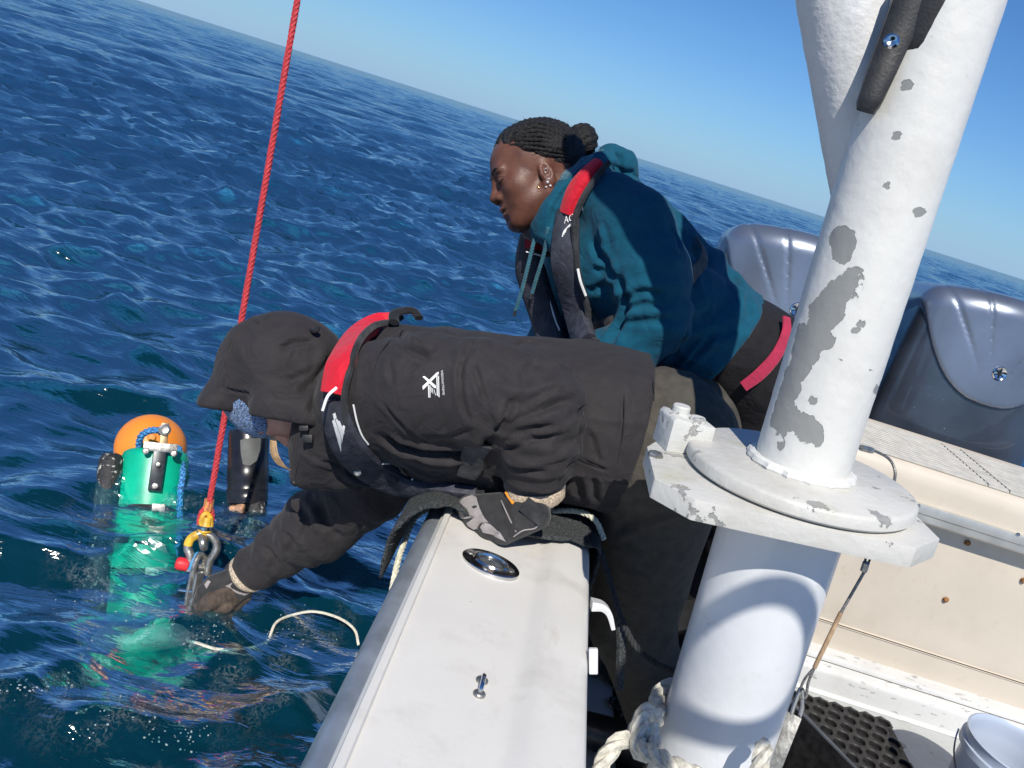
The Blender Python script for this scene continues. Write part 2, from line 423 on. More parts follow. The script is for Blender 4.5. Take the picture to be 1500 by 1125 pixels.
# aluminium rub rail outside
mb = MB(); v = []; f = []
for y in ys:
    b = opt(y); s = Vector((-1, 0, 0))
    prof = [(-.004, -.014), (.010, -.012), (.018, -.018), (.024, -.03), (.026, -.05), (.024, -.075), (.016, -.09), (-.004, -.092)]
    K = len(prof)
    for (u, h) in prof: v.append(b + s * u + GN * h)
for i in range(len(ys) - 1):
    for k in range(K - 1): f.append((i * K + k, i * K + k + 1, (i + 1) * K + k + 1, (i + 1) * K + k))
mb.add(v, f); mb.build('rub_rail', M_alu, boat, sharp=50)
# hull side below the rail, inner liner, deck
mb = MB(); v = []; f = []
for y in ys:
    b = opt(y)
    for (dx, z) in ((.004, b.z - .09), (.03, b.z - .3), (.09, SEA - .1), (.3, SEA - .5)): v.append(Vector((b.x + dx, y, z)))
for i in range(len(ys) - 1):
    for k in range(3): f.append((i * 4 + k, i * 4 + k + 1, (i + 1) * 4 + k + 1, (i + 1) * 4 + k))
mb.add(v, f); mb.build('hull_side', M_gel, boat)
mb = MB(); v = []; f = []
for y in ys:
    a = gpt(y)
    for (dx, z) in ((-.002, a.z - .12), (-.06, a.z - .14), (-.075, DECK + .02), (-.03, DECK)): v.append(Vector((a.x + dx, y, z)))
for i in range(len(ys) - 1):
    for k in range(3): f.append((i * 4 + k, i * 4 + k + 1, (i + 1) * 4 + k + 1, (i + 1) * 4 + k))
mb.add(v, f); mb.build('inner_liner', M_gel, boat)
mb = MB(); mb.add([(.1, -1.2, DECK), (2.4, -1.2, DECK), (2.4, 2.6, DECK), (.1, 2.6, DECK)], [(0, 1, 2, 3)]); mb.build('deck', M_deck, boat)
# ------------------------------------------------------------------ signed distance toolkit (organic shapes)
_LAT = np.random.default_rng(3).random((32, 32, 32)).astype(np.float32) * 2 - 1
def noise3(p):
    i = np.floor(p).astype(np.int64); f = (p - i).astype(np.float32); f = f * f * (3 - 2 * f)
    a = i & 31; b = (i + 1) & 31
    x0, y0, z0 = a[..., 0], a[..., 1], a[..., 2]; x1, y1, z1 = b[..., 0], b[..., 1], b[..., 2]
    fx, fy, fz = f[..., 0], f[..., 1], f[..., 2]
    c00 = _LAT[x0, y0, z0] * (1 - fx) + _LAT[x1, y0, z0] * fx; c10 = _LAT[x0, y1, z0] * (1 - fx) + _LAT[x1, y1, z0] * fx
    c01 = _LAT[x0, y0, z1] * (1 - fx) + _LAT[x1, y0, z1] * fx; c11 = _LAT[x0, y1, z1] * (1 - fx) + _LAT[x1, y1, z1] * fx
    return (c00 * (1 - fy) + c10 * fy) * (1 - fz) + (c01 * (1 - fy) + c11 * fy) * fz
def A(v): return np.array(tuple(v), dtype=np.float32)
def s_cap(p, a, b, ra, rb):        # capsule whose radius runs from ra to rb
    a, b = A(a), A(b); ab = b - a; L = float(ab @ ab) + 1e-12
    t = np.clip(((p - a) @ ab) / L, 0, 1)
    d = p - (a + t[..., None] * ab)
    return np.sqrt((d * d).sum(-1)) - (ra + (rb - ra) * t)
def s_ell(p, c, ax, r):            # ellipsoid with axes ax and radii r
    q = p - A(c); k = np.stack([(q @ A(ax[i])) / r[i] for i in range(3)], -1)
    k0 = np.sqrt((k * k).sum(-1)) + 1e-9
    k1 = np.sqrt(((k / np.array(r, dtype=np.float32)) ** 2).sum(-1)) + 1e-9
    return k0 * (k0 - 1) / k1
def s_box(p, c, ax, h, rad):
    q = p - A(c); k = np.stack([np.abs(q @ A(ax[i])) - (h[i] - rad) for i in range(3)], -1)
    return np.sqrt((np.maximum(k, 0) ** 2).sum(-1)) + np.minimum(k.max(-1), 0) - rad
def smin(a, b, k):
    h = np.clip(.5 + .5 * (b - a) / k, 0, 1); return b + (a - b) * h - k * h * (1 - h)
def smax(a, b, k): return -smin(-a, -b, k)
def grid(lo, hi, h):
    lo = np.array(lo, dtype=np.float32); n = np.ceil((np.array(hi) - lo) / h).astype(int) + 1
    g = np.stack(np.meshgrid(*[np.arange(k, dtype=np.float32) * h for k in n], indexing='ij'), -1) + lo
    return g, lo
def nets(f, lo, h):
    s = f < 0; n = np.array(f.shape) - 1
    cnt = np.zeros(n, np.float32); pos = np.zeros((*n, 3), np.float32)
    def sl(o): return tuple(slice(o[i], o[i] + n[i]) for i in range(3))
    for ax in range(3):
        for c in range(4):
            o = [0, 0, 0]; oth = [i for i in range(3) if i != ax]; o[oth[0]] = c & 1; o[oth[1]] = c >> 1
            o2 = list(o); o2[ax] += 1
            fa, fb = f[sl(o)], f[sl(o2)]; m = (fa < 0) != (fb < 0)
            t = np.where(m, fa / np.where(m, fa - fb, 1), 0)
            cnt += m
            for i in range(3): pos[..., i] += m * (o[i] + (t if i == ax else 0))
    act = cnt > 0; idx = np.full(n, -1, np.int64); idx[act] = np.arange(act.sum())
    ijk = np.argwhere(act); v = (pos[act] / cnt[act][:, None] + ijk) * h + lo
    faces = []
    for ax in range(3):
        b, c = (ax + 1) % 3, (ax + 2) % 3
        s0 = [slice(1, -1)] * 3; s0[ax] = slice(0, -1); s1 = [slice(1, -1)] * 3; s1[ax] = slice(1, None)
        a0 = s[tuple(s0)]; a1 = s[tuple(s1)]; w = np.argwhere(a0 != a1)
        if not len(w): continue
        flip = a0[tuple(w.T)]
        w = w + 1; w[:, ax] -= 1
        def g(db, dc):
            q = w.copy(); q[:, b] -= db; q[:, c] -= dc; return idx[tuple(q.T)]
        q = np.stack([g(1, 1), g(0, 1), g(0, 0), g(1, 0)], -1)
        q[~flip] = q[~flip][:, ::-1]
        faces.append(q)
    F = np.concatenate(faces); F = F[(F >= 0).all(1)]
    return v, F
def relax(v, F, it=2, lam=.5):
    for _ in range(it):
        n = len(v); acc = np.zeros_like(v); c = np.zeros(n, np.float32)
        for i in range(4):
            a = F[:, i]; b = F[:, (i + 1) % 4]
            for (s, t) in ((a, b), (b, a)):
                c += np.bincount(s, minlength=n)
                for k in range(3): acc[:, k] += np.bincount(s, weights=v[t, k], minlength=n)
        v = v * (1 - lam) + acc / np.maximum(c, 1)[:, None] * lam
    return v
def band_field(fn, lo, hi, h, q=5):
    """the field on a fine grid, worked out only near the surface"""
    lo = np.array(lo, dtype=np.float32); nb = np.ceil((np.array(hi) - lo) / (h * q)).astype(int) + 1
    gc, _ = grid(lo, lo + (nb - 1) * h * q + 1e-6, h * q); gc = gc[:nb[0], :nb[1], :nb[2]] + np.float32(h * q * .5 - h * .5)
    fc = fn(np.ascontiguousarray(gc)); near = np.abs(fc) < h * q * 1.05 + .010
    fine = np.repeat(np.repeat(np.repeat(fc, q, 0), q, 1), q, 2)
    bi = np.argwhere(near); off = np.stack(np.meshgrid(*[np.arange(q)] * 3, indexing='ij'), -1).reshape(-1, 3)
    ids = (bi[:, None, :] * q + off[None]).reshape(-1, 3); pts = lo + ids.astype(np.float32) * np.float32(h)
    fine[tuple(ids.T)] = fn(pts)
    fine[0] = fine[-1] = 1; fine[:, 0] = fine[:, -1] = 1; fine[:, :, 0] = fine[:, :, -1] = 1
    return fine, lo
def sdf_obj(name, fn, lo, hi, h, mat_, parent=None, it=1):
    f, o = band_field(fn, lo, hi, h)
    v, F = nets(f, o, h)
    if it: v = relax(v, F, it)
    return mesh_obj(name, v, F, mat_, parent)
def bounds(prims, pad):
    P = np.array([[*p[0]] for p in prims]); rr = np.array([p[1] for p in prims])[:, None]
    return (P - rr).min(0) - pad, (P + rr).max(0) + pad
def bvh_of(*objs):
    vs = []; fs = []
    for o in objs:
        b = len(vs); vs += [o.matrix_world @ v.co if False else v.co for v in o.data.vertices]; fs += [[b + i for i in p.vertices] for p in o.data.polygons]
    return BVHTree.FromPolygons(vs, fs)
def onto(bvh, px, py, off=0.0, fall=None):
    """the point of a surface seen at a pixel, lifted off it"""
    r = ray(px, py).normalized(); h = bvh.ray_cast(Vector((0, 0, 0)), r, 10)
    if h[0] is None: return (W(px, py, fall), -r) if fall else None
    n = h[1]
    if n.dot(r) > 0: n = -n
    return h[0] + n * off, n
def press(bvh, p, off):
    """nearest surface point, lifted off along its outward side"""
    h = bvh.find_nearest(Vector(p)); return h[0] + h[1] * off, h[1]

# ------------------------------------------------------------------ stern bench (part of the boat)
def strip(mb, prof, x0, x1):       # prof of (y,z) drawn along x
    n = len(prof); mb.add([(x0, y, z) for y, z in prof] + [(x1, y, z) for y, z in prof], [(i, i + 1, n + i + 1, n + i) for i in range(n - 1)]); return mb
X0, X1 = .17, 2.4
bench = MB(); strip(bench, [(2.14, -1.2), (2.14, -1.106)], X0, X1); strip(bench, [(2.146, -1.104), (2.146, -.70), (2.13, -.69)], X0, X1)
strip(bench, [(2.146, -1.104), (2.136, -1.109)], X0, X1)
strip(bench, [(2.10, -.652), (2.098, -.60), (2.102, -.575), (2.112, -.56), (2.13, -.552), (2.50, -.552), (2.50, -1.0)], X0, X1)
bench_o = bench.build('stern_bench', M_cream, boat, sharp=40)
mb = MB(); strip(mb, [(2.14, -.645), (2.086, -.648), (2.084, -.655), (2.084, -.672), (2.088, -.676), (2.088, -.694), (2.094, -.70), (2.14, -.70)], X0, X1); mb.build('edge_rail', M_alu2, bench_o, sharp=30)
M_gap = mat('dark_joint', (.07, .05, .035), .9)  # dark brown strips along the bench joints
for (yy, z0, z1, nm) in ((2.1385, -1.108, -1.104, 'panel_joint'), (2.0935, -1.2135, -1.211, 'step_joint'), (2.0585, -1.2985, -1.292, 'deck_joint')):
    mb = MB(); strip(mb, [(yy, z0), (yy, z1)], X0, X1); mb.build(nm, M_gap, bench_o)
mb = MB(); strip(mb, [(2.145, -1.19), (2.10, -1.197), (2.094, -1.205), (2.094, -1.212)], X0, X1); strip(mb, [(2.10, -1.212), (2.08, -1.216), (2.066, -1.225), (2.062, -1.235), (2.060, -1.29), (2.05, -1.299)], X0, X1)
M_scuff = white_paint('scuffed_white', (.60, .60, .585), .63, 22, .4, .1, (.38, .38, .37), .45, seed=2.5, stretch=(1, 4, 4))
mb.build('kick_step', M_scuff, bench_o, sharp=40)
# ribbed tread plates on the bench: every rib a strip of its own inside one plate, plates separate
M_tread = mat('tread_plastic', (.50, .48, .43), .5, var=.1, scale=30, bump=.1)
def tread(xa, xb):
    mb = MB(); y = 2.13
    pr = [(2.125, -.5515), (2.126, -.546)]
    while y < 2.42: pr += [(y, -.546), (y + .003, -.5445), (y + .012, -.5445), (y + .015, -.546), (y + .0165, -.549), (y + .020, -.549)]; y += .0215
    pr += [(2.44, -.546), (2.441, -.5515)]
    strip(mb, pr, xa, xb); n = len(pr)
    for x in (xa, xb): mb.add([(x, yy, z) for yy, z in pr], [tuple(range(n))])
    return mb.build('tread_plate', M_tread, bench_o, smooth=False)
tread(.45, 1.337); tread(1.34, 1.40); tread(1.403, 2.35)
mb = MB(); mb.add([(1.3385, 2.124, -.544), (1.3405, 2.124, -.544), (1.3405, 2.44, -.544), (1.3385, 2.44, -.544), (1.4005, 2.124, -.544), (1.4035, 2.124, -.544), (1.4035, 2.44, -.544), (1.4005, 2.44, -.544)], [(0, 1, 2, 3), (4, 5, 6, 7)]); mb.build('joint', M_black, bench_o)
# rusty bolts with their weeping stains
M_stain = mat('rust_stain', (.62, .40, .22), .6, var=.2, scale=80)
for (px, py) in ((1386, 879), (1418, 796), (1500, 851)):
    c = Wy(px, py, 2.14)
    mb = MB(); lathe(mb, c + Vector((0, .004, 0)), (0, -1, 0), [(.0085, 0), (.0085, .004), (.006, .0075), (0, .0085)], 12); mb.build('bolt', M_rust, bench_o)
for (px, py) in ((1491, 783), (1345, 741)):
    c = Wy(px, py, 2.084); mb = MB(); lathe(mb, c + Vector((0, .001, 0)), (0, -1, 0), [(.006, 0), (.006, .0015), (.004, .002), (.0, .001)], 12); mb.build('screw', M_steel, bench_o)

# ------------------------------------------------------------------ outboards
M_cowl = mat('cowl_paint', (.25, .285, .35), .34, .7, var=.1, scale=5, coat=.3, bump=.05, bscale=500)
M_cowl2 = mat('cowl_dark', (.075, .09, .12), .28, .5, var=.2, scale=5, coat=.7)
for m_ in (M_cowl, M_cowl2):       # salt spray specks
    nt, b = nodes_of(m_); c = b.inputs['Base Color'].links[0].from_socket
    k = layer_mask(nt, 150, .775, .80, 1, .5); c = mix_col(nt, k, c, (.35, .4, .45)); nt.links.new(c, b.inputs['Base Color'])
M_chrome = mat('chrome', (.75, .75, .75), .12, 1, var=.05)
def outboard(cx, label):
    y0 = 2.60
    t = thing('outboard_motor', (cx, y0 + .35, -.55), label, 'outboard motor', 'outboard motors on the stern')
    def body(p):
        x = p[..., 0] - cx; z = p[..., 2]; y = p[..., 1]
        q = np.stack([x / (1.0 - .55 * np.clip(y - 2.62, 0, .8) + .10 * np.clip(-.2 - z, 0, .4)), y - (z + .45) * .10 + .10 * (x / .28) ** 2 * -1.0, z + .05 * (x / .28) ** 2 + .12 * np.clip(y - 2.75, 0, 1)], -1)
        return s_box(q, (0, y0 + .36, -.585), ((1, 0, 0), (0, 1, 0), (0, 0, 1)), (.285, .37, .51), .05)
    def upper(p):
        x = p[..., 0] - cx; z = p[..., 2]; f = body(p) - .012
        u = np.abs(x) / .275
        # fan of shallow creases that meet at the badge
        ang = np.arctan2(np.abs(x), np.maximum(z + .40, .01))
        cr = .006 * (np.exp(-((ang - .33) / .016) ** 2) + np.exp(-((ang - .62) / .016) ** 2))
        cr = cr * .8
        f = f + cr * np.clip((z + .36) / .15, 0, 1)
        return smax(f, (-.415 + .26 * u ** 2.6) - z, .008)
    sdf_obj('cowl_base', body, (cx - .34, y0 - .12, -1.15), (cx + .34, y0 + .85, 0.0), .014, M_cowl2, t, 1)
    sdf_obj('cowl_top', upper, (cx - .34, y0 - .12, -.5), (cx + .34, y0 + .85, 0.03), .0065, M_cowl, t, 1)
    bv = bvh_of(t.children[-1]); h = bv.ray_cast(Vector((cx, 1.5, -.30)), Vector((0, 1, 0)))
    if h[0]:
        mb = MB(); lathe(mb, h[0] - h[1] * .002, h[1], [(.024, 0), (.024, .004), (.021, .007), (.018, .005), (.0, .003)], 24); mb.build('badge', M_chrome, t)
        for a in range(3):
            mb = MB(); q = R(30 + a * 120); x, y, z = frame(h[1]); d = x * math.cos(q) + y * math.sin(q)
            tube(mb, [h[0] + h[1] * .004 - d * .0155, h[0] + h[1] * .004 + d * .0155], .0018, 6); mb.build('badge_mark', M_black, t)
    return t
outboard(.80, 'grey blue outboard cowl just behind the teal hoodie, left of the post')
outboard(1.49, 'grey blue outboard cowl with round badge, right of the white post')

# ------------------------------------------------------------------ davit post
AXU = Vector((-.10, .05, 1)).normalized()           # the post leans a little outboard
DC = W(1172, 684, 1.05)                               # centre of the turning disc's upper face
M_post_hi = white_paint('chipped_paint', (.69, .685, .65), .72, 15, .5, .28, (.27, .275, .265), .42, seed=1.7, lump=60, stretch=(1, 1, .7), bias=True, speck=.76)
M_post_lo = white_paint('glossy_paint', (.66, .675, .69), .70, 24, .25, .18, (.25, .26, .27), .25, seed=4.1, lump=40)
M_plate = white_paint('plate_paint', (.58, .57, .53), .615, 16, .7, .35, (.30, .30, .285), .5, seed=6.3, lump=90)
nt, b = nodes_of(M_plate); c = b.inputs['Base Color'].links[0].from_socket      # green algae film in patches
k = layer_mask(nt, 9, .58, .72, 4, .5, seed=11); mm = nt.nodes.new('ShaderNodeMath'); mm.operation = 'MULTIPLY'; mm.inputs[1].default_value = .55; nt.links.new(k, mm.inputs[0])
nt.links.new(mix_col(nt, mm.outputs[0], c, (.40, .38, .20)), b.inputs['Base Color'])
post = thing('davit_post', (DC.x + .06, DC.y + .01, DECK), 'white painted steel davit post with flaking paint and bolted turning flange', 'post')
def along(h): return DC + AXU * h
ux, uy, uz = frame(AXU, (0, 1, 0))                    # ux is roughly picture right
if ux.dot(VR) < 0: ux, uy = -ux, -uy
RB = .081
mb = MB(); tube(mb, [along(-.0495 - i * .05) for i in range(19)], RB, 64); mb.build('lower_tube', M_post_lo, post, sharp=60)
RU = .0605
def lumpy_tube(path, rad, seg, amp, sc, seed):
    v = []; f = []; fr = frames_along(path, ux); n = len(path)
    P = []
    for p, (t, u, b) in zip(path, fr):
        for k in range(seg):
            a = 2 * math.pi * k / seg; P.append(tuple(p + (u * math.cos(a) + b * math.sin(a)) * rad))
    P = np.array(P, dtype=np.float32); C = np.repeat(np.array([tuple(p) for p in path], dtype=np.float32), seg, 0)
    nn = noise3(P * sc + seed) * .6 + noise3(P * sc * 2.7 + seed) * .4
    nn = np.where(nn > .25, nn + .3, nn)
    P = C + (P - C) * (1 + amp * nn / rad)[:, None]
    for i in range(n - 1):
        for k in range(seg):
            l = (k + 1) % seg; f.append((i * seg + k, i * seg + l, (i + 1) * seg + l, (i + 1) * seg + k))
    f = [list(q) for q in f]
    return P, np.array(f)
v, f = lumpy_tube([along(-.001 + i * .006) for i in range(200)], RU, 72, .0004, 45, 1.0)
up_tube = mesh_obj('upper_tube', v, f, M_post_hi, post)
fk = np.zeros(len(v), np.float32)                      # where the paint has come away
for (px, py, r) in ((1237, 352, 17), (1234, 375, 13), (1255, 412, 22), (1240, 428, 24), (1226, 445, 22), (1204, 462, 23), (1192, 488, 22), (1208, 500, 15), (1180, 516, 20), (1168, 545, 17), (1160, 572, 16), (1152, 600, 19), (1162, 622, 25), (1182, 634, 22), (1142, 612, 15), (1152, 656, 14),
                    (1262, 472, 10), (1252, 486, 7), (1230, 525, 8), (1190, 585, 9), (1296, 272, 10), (1330, 125, 9), (1315, 200, 8), (1345, 310, 6), (1352, 5, 15), (1280, 545, 8), (1240, 640, 7), (1280, 570, 9)):
    c = A(W(px, py, 1.0)); c = c * float(np.linalg.norm(A(DC))) * 0 + c
    h = BVHTree.FromPolygons([tuple(x) for x in v[:0]], []) if False else None
    rr_ = ray(px, py).normalized(); d = np.cross(v, A(rr_)); dist_ = np.linalg.norm(d, axis=1); facing = (v @ A(rr_)) < float((DC + AXU * .3).dot(rr_)) + .0
    w = np.exp(-(dist_ / M(r * 1.3, .98)) ** 4); nearer = (v @ A(rr_)) < np.min((v @ A(rr_))[dist_ < M(12, 1.0)]) + .05 if (dist_ < M(12, 1.0)).any() else facing
    fk = np.maximum(fk, w * nearer)
at_ = up_tube.data.attributes.new('flake', 'FLOAT', 'POINT'); at_.data.foreach_set('value', fk)
# weld bead at the foot of the upper tube
mb = MB(); ring = []
for k in range(64):
    a = 2 * math.pi * k / 64; ring.append(along(.003) + (ux * math.cos(a) + uy * math.sin(a)) * (RU + .003 + .0025 * math.sin(k * 2.3) * math.sin(k * .7)))
tube(mb, ring, .0075, 8, closed=True); mb.build('weld_bead', M_post_hi, post)
# the brace that forks off to picture left
BA = W(1297, 352, 1.01); BB = W(1234, -20, .95); bd = (BB - BA).normalized()
v, f = lumpy_tube([BA + bd * (i * .006) for i in range(6, 130)], .0545, 64, .0005, 60, 7.0)
mesh_obj('brace_tube', v, f, white_paint('brace_paint', (.65, .655, .65), .70, 9, .35, .55, (.27, .275, .265), .4, seed=13.7, lump=75), post)
# added hoop out of view, made up to cast the shadow on the lower tube
_hc = W(1132, 962, .99) - LDIR * 1.3
_hx, _hy, _hz = frame(LDIR, (0, 0, 1)); _hu = (VR - LDIR * VR.dot(LDIR)).normalized(); _hv = LDIR.cross(_hu)
if _hv.dot(VD) < 0: _hv = -_hv
def _hp(a, b): return _hc + _hu * a + _hv * b
mb = MB(); tube(mb, [_hp(.088 * math.cos(a), .078 * math.sin(a)) for a in np.linspace(0, 2 * math.pi, 40, endpoint=False)], .0165, 10, closed=True); hoop = mb.build('shadow_hoop', M_post_lo, post)
mb = MB(); tube(mb, smooth_path([_hp(-.088, .0), _hp(-.115, .05), _hp(-.145, .14), _hp(-.17, .26)], 6), .022, 10); mb.build('shadow_hoop_arm', M_post_lo, hoop)  # added tail that casts the straight band beside the ring shadow
mb = MB(); tube(mb, [_hp(.0, -.088), _hp(.0, -.088) - LDIR * 1.4], .006, 8); mb.build('shadow_hoop_stay', M_post_lo, hoop)  # added thin stay along the sun direction, so it casts no separate shadow
# disc and plate
prof = [(0, 0), (.143, 0), (.147, -.002), (.149, -.005), (.149, -.017), (.146, -.020), (0, -.020)]
mb = MB(); lathe(mb, DC, AXU, prof[1:-1], 72, (0, 1, 0)); disc = mb.build('turning_disc', M_plate, post, sharp=40)
PZ = -.0235
pc = along(PZ)
front = [Wpl(px, py, pc, AXU) for px, py in ((948, 640), (952, 672), (1000, 697), (1316, 768), (1350, 762), (1329, 741))]
mid = pc
back = [mid * 2 - q for q in front]
def lp(q): d = q - pc; return d.dot(ux), d.dot(uy)
poly2 = [lp(q) for q in front]
x_lo = min(q[0] for q in poly2); x_hi = max(q[0] for q in poly2); yf = [q[1] for q in poly2]
print('plate local', [(round(a, 3), round(b, 3)) for a, b in poly2])
ysn = -1 if (sum(yf) / len(yf)) < 0 else 1
P2 = [(x_lo, -.02), (x_lo, .10), (x_lo + .045, .145), (x_hi - .05, .145), (x_hi, .095), (x_hi, -.02), (x_hi - .03, -.13), (x_lo + .05, -.13)]
fs = ysn
poly = [pc + ux * a + uy * (b * fs) for a, b in P2]
mb = MB(); prism(mb, poly, -AXU, .027, .0025); mb.build('base_plate', M_plate, post, sharp=30)
# clamp block with two bolts on the picture-left end of the plate
cb = Wpl(992, 655, pc, AXU); bx_ = (ux * .96 + uy * fs * -.28).normalized(); by_ = AXU.cross(bx_).normalized()
M_block = white_paint('block_paint', (.60, .60, .57), .60, 30, .6, .5, (.33, .33, .31), .5, seed=3.3)
mb = MB(); bm = bmesh.new()
pts = [(-.028, -.0), (.018, 0), (.018, .022), (.036, .022), (.036, .043), (.018, .043), (-.024, .050), (-.028, .045)]
polyb = [cb + bx_ * a + AXU * h - by_ * .026 for a, h in pts]
bm.free(); prism(mb, polyb, by_, .052, .002); blk = mb.build('clamp_block', M_block, post, sharp=30)
for (a, b2, h0, r) in ((-.006, .006, .048, .0125), (.012, -.014, .040, .011)):
    mb = MB(); lathe(mb, cb + bx_ * a + by_ * b2 + AXU * (h0 - .004), AXU, [(r * 1.25, 0), (r * 1.25, .005), (r, .0055), (r, .014), (r * .9, .016), (0, .0155)], 14); mb.build('bolt', M_block, blk, sharp=30)
for (px, py) in ((1322, 752), (960, 668)):
    c = Wpl(px, py, pc, AXU); mb = MB(); lathe(mb, c - AXU * .001, AXU, [(.011, 0), (.011, .004), (.009, .0065), (0, .0065)], 6); mb.build('bolt', M_steel_dull, post, sharp=20)
# drip nut under the plate
c = Wpl(1308, 806, along(PZ - .027), AXU); mb = MB(); lathe(mb, c + AXU * .002, -AXU, [(.008, 0), (.008, .008), (.005, .009), (.005, .016), (0, .017)], 8); mb.build('nut', M_rust, post)
# black horn cleat bolted on the tube
cA = W(1268, 162, .895); cB = W(1352, -40, .86); cd = (cB - cA).normalized()
cn = (-ray(1300, 80)).normalized(); cn = (cn - cd * cn.dot(cd)).normalized(); cs = cd.cross(cn)
mb = MB(); path = smooth_path([cA, cA.lerp(cB, .25) - cn * .004, cA.lerp(cB, .6) - cn * .010, cB - cn * .012], 8)
L_ = len(path); sweep(mb, path, [(.008, -.012), (.011, -.006), (.011, .006), (.008, .012), (-.008, .013), (-.010, .007), (-.010, -.007), (-.008, -.013)], up=cn, scale=[.75 + .2 * min(1, i / 2) + .75 * (i / L_) for i in range(L_)])
cl = mb.build('cleat', M_black, post, sharp=50)
mb = MB(); b0 = W(1338, 88, .885); b1 = W(1382, -40, .855)
path = [b0.lerp(b1, i / 10) for i in range(11)]
sweep(mb, path, [(.012, -.012), (.015, 0), (.012, .012), (-.012, .013), (-.012, -.013)], up=cn, scale=[.55, .9, 1, 1, 1, 1, 1, 1, 1, 1, 1]); mb.build('cleat_base', M_black, cl, sharp=50)
c = W(1306, 60, .872); mb = MB(); lathe(mb, c - cn * .003, cn, [(.0085, 0), (.0085, .003), (.006, .0045), (.002, .004), (0, .0025)], 14); mb.build('cleat_bolt', M_steel, cl)

# ------------------------------------------------------------------ lanyard of wire under the plate
cabA = Wpl(1276, 800, along(PZ - .028), AXU)
M_wire = mat('wire_rope', (.30, .29, .27), .4, .7, var=.3, scale=400, bump=.5, bscale=900)
M_sleeve = mat('brown_sleeve', (.40, .27, .16), .6, var=.25, scale=60)
lan = thing('wire_lanyard', cabA, 'thin wire lanyard hanging from the flange with crimped loops and brown sleeve', 'cable')
p1_ = W(1267, 836, 1.09); p2_ = W(1232, 897, 1.10); p3_ = W(1193, 978, 1.12); p4_ = W(1180, 1000, 1.13); p5_ = W(1168, 1035, 1.14)
mb = MB(); tube(mb, smooth_path([p1_, W(1268, 815, 1.08), cabA + Vector((-.005, 0, 0)), cabA + Vector((.008, 0, .002)), W(1278, 812, 1.08), p1_], 6), .0016, 6); mb.build('loop', M_black, lan)
mb = MB(); tube(mb, [W(1269, 824, 1.085), W(1265, 836, 1.09)], .005, 8); mb.build('crimp', M_steel_dull, lan)
mb = MB(); tube(mb, [p1_, p2_, p3_], .0022, 8); mb.build('wire', M_wire, lan)
mb = MB(); tube(mb, [p2_, p3_], .0032, 10); mb.build('sleeve', M_sleeve, lan)
mb = MB(); tube(mb, smooth_path([p3_, W(1178, 996, 1.125), W(1171, 1018, 1.13), W(1180, 1022, 1.13), W(1184, 1000, 1.125), p3_], 6), .0021, 6); mb.build('loop', M_wire, lan)
mb = MB(); tube(mb, smooth_path([W(1174, 1008, 1.128), W(1162, 1036, 1.135), W(1160, 1052, 1.14), W(1168, 1054, 1.14), W(1175, 1034, 1.135)], 6, True), .0032, 8, closed=True); mb.build('shackle', M_steel, lan)
fa = W(1160, 1045, 1.14); fb_ = W(1118, 1150, 1.12); fx = (fb_ - fa).normalized(); fz = (-ray(1140, 1090)).normalized(); fz = (fz - fx * fz.dot(fx)).normalized(); fy = fz.cross(fx)
mb = MB(); box(mb, fa.lerp(fb_, .5), (fx, fy, fz), ((fb_ - fa).length / 2, .0145, .004), .0015); mb.build('flat_bar', mat('grey_bar', (.22, .22, .21), .5, .6, var=.3, scale=50, bump=.4), lan, sharp=30)
# a second short wire behind the disc
lan2 = thing('wire_loop', W(1290, 680, 1.2), 'short curved wire loop sticking out behind the turning disc', 'cable')
mb = MB(); tube(mb, smooth_path([W(1240, 650, 1.12), W(1262, 655, 1.14), W(1280, 660, 1.17), W(1302, 672, 1.19), W(1311, 690, 1.19), W(1309, 712, 1.17)], 8), .0022, 6); wz = mb.build('wire', M_wire, lan2)
mb = MB(); tube(mb, [W(1262, 656, 1.14), W(1277, 660, 1.165)], .0048, 8); mb.build('crimp', M_steel_dull, lan2)

# ------------------------------------------------------------------ rope round the post's foot
M_rope = mat('white_rope', (.62, .59, .50), .8, var=.18, scale=120, bump=.6, bscale=500)
ra = (lambda a, h, k=1.0: along(h) + (ux * math.cos(a) + uy * math.sin(a)) * (RB + .013) * k)
kn = thing('knotted_rope', along(-.5), 'thick white twisted rope knotted round the foot of the white post', 'rope')
HB = -.425
sg = 1 if uy.dot(Vector((0, -1, 0))) > 0 else -1
loop1 = [ra(sg * R(a), HB - .02 * math.sin(R(a + 60)) - .035 * (a + 190) / 300) for a in range(-190, 130, 12)]
mb = MB(); rope(mb, loop1, .013, 3, .075); mb.build('rope_turn', M_rope, kn)
kc = W(940, 1068, 1.10)
mb = MB(); rope(mb, smooth_path([W(948, 1040, 1.09), W(938, 1062, 1.06), W(935, 1090, 1.05), W(962, 1108, 1.02), W(1000, 1128, .99), W(1050, 1150, .98)], 8), .0125, 3, .07); mb.build('rope_turn', M_rope, kn)
mb = MB(); rope(mb, smooth_path([W(965, 1052, 1.10), W(945, 1046, 1.08), W(930, 1075, 1.07), W(940, 1105, 1.06), W(958, 1092, 1.05), W(952, 1062, 1.06)], 8), .012, 3, .07); mb.build('rope_knot', M_rope, kn)
mb = MB(); rope(mb, smooth_path([W(940, 1085, 1.07), W(915, 1082, 1.06), W(893, 1100, 1.05), W(876, 1135, 1.04), W(868, 1180, 1.03)], 8), .0125, 3, .08); mb.build('rope_tail', M_rope, kn)
mb = MB(); rope(mb, smooth_path([W(1120, 1090, 1.02), W(1115, 1112, 1.0), W(1108, 1140, .99)], 8), .012, 3, .08); mb.build('rope_tail', M_rope, kn)

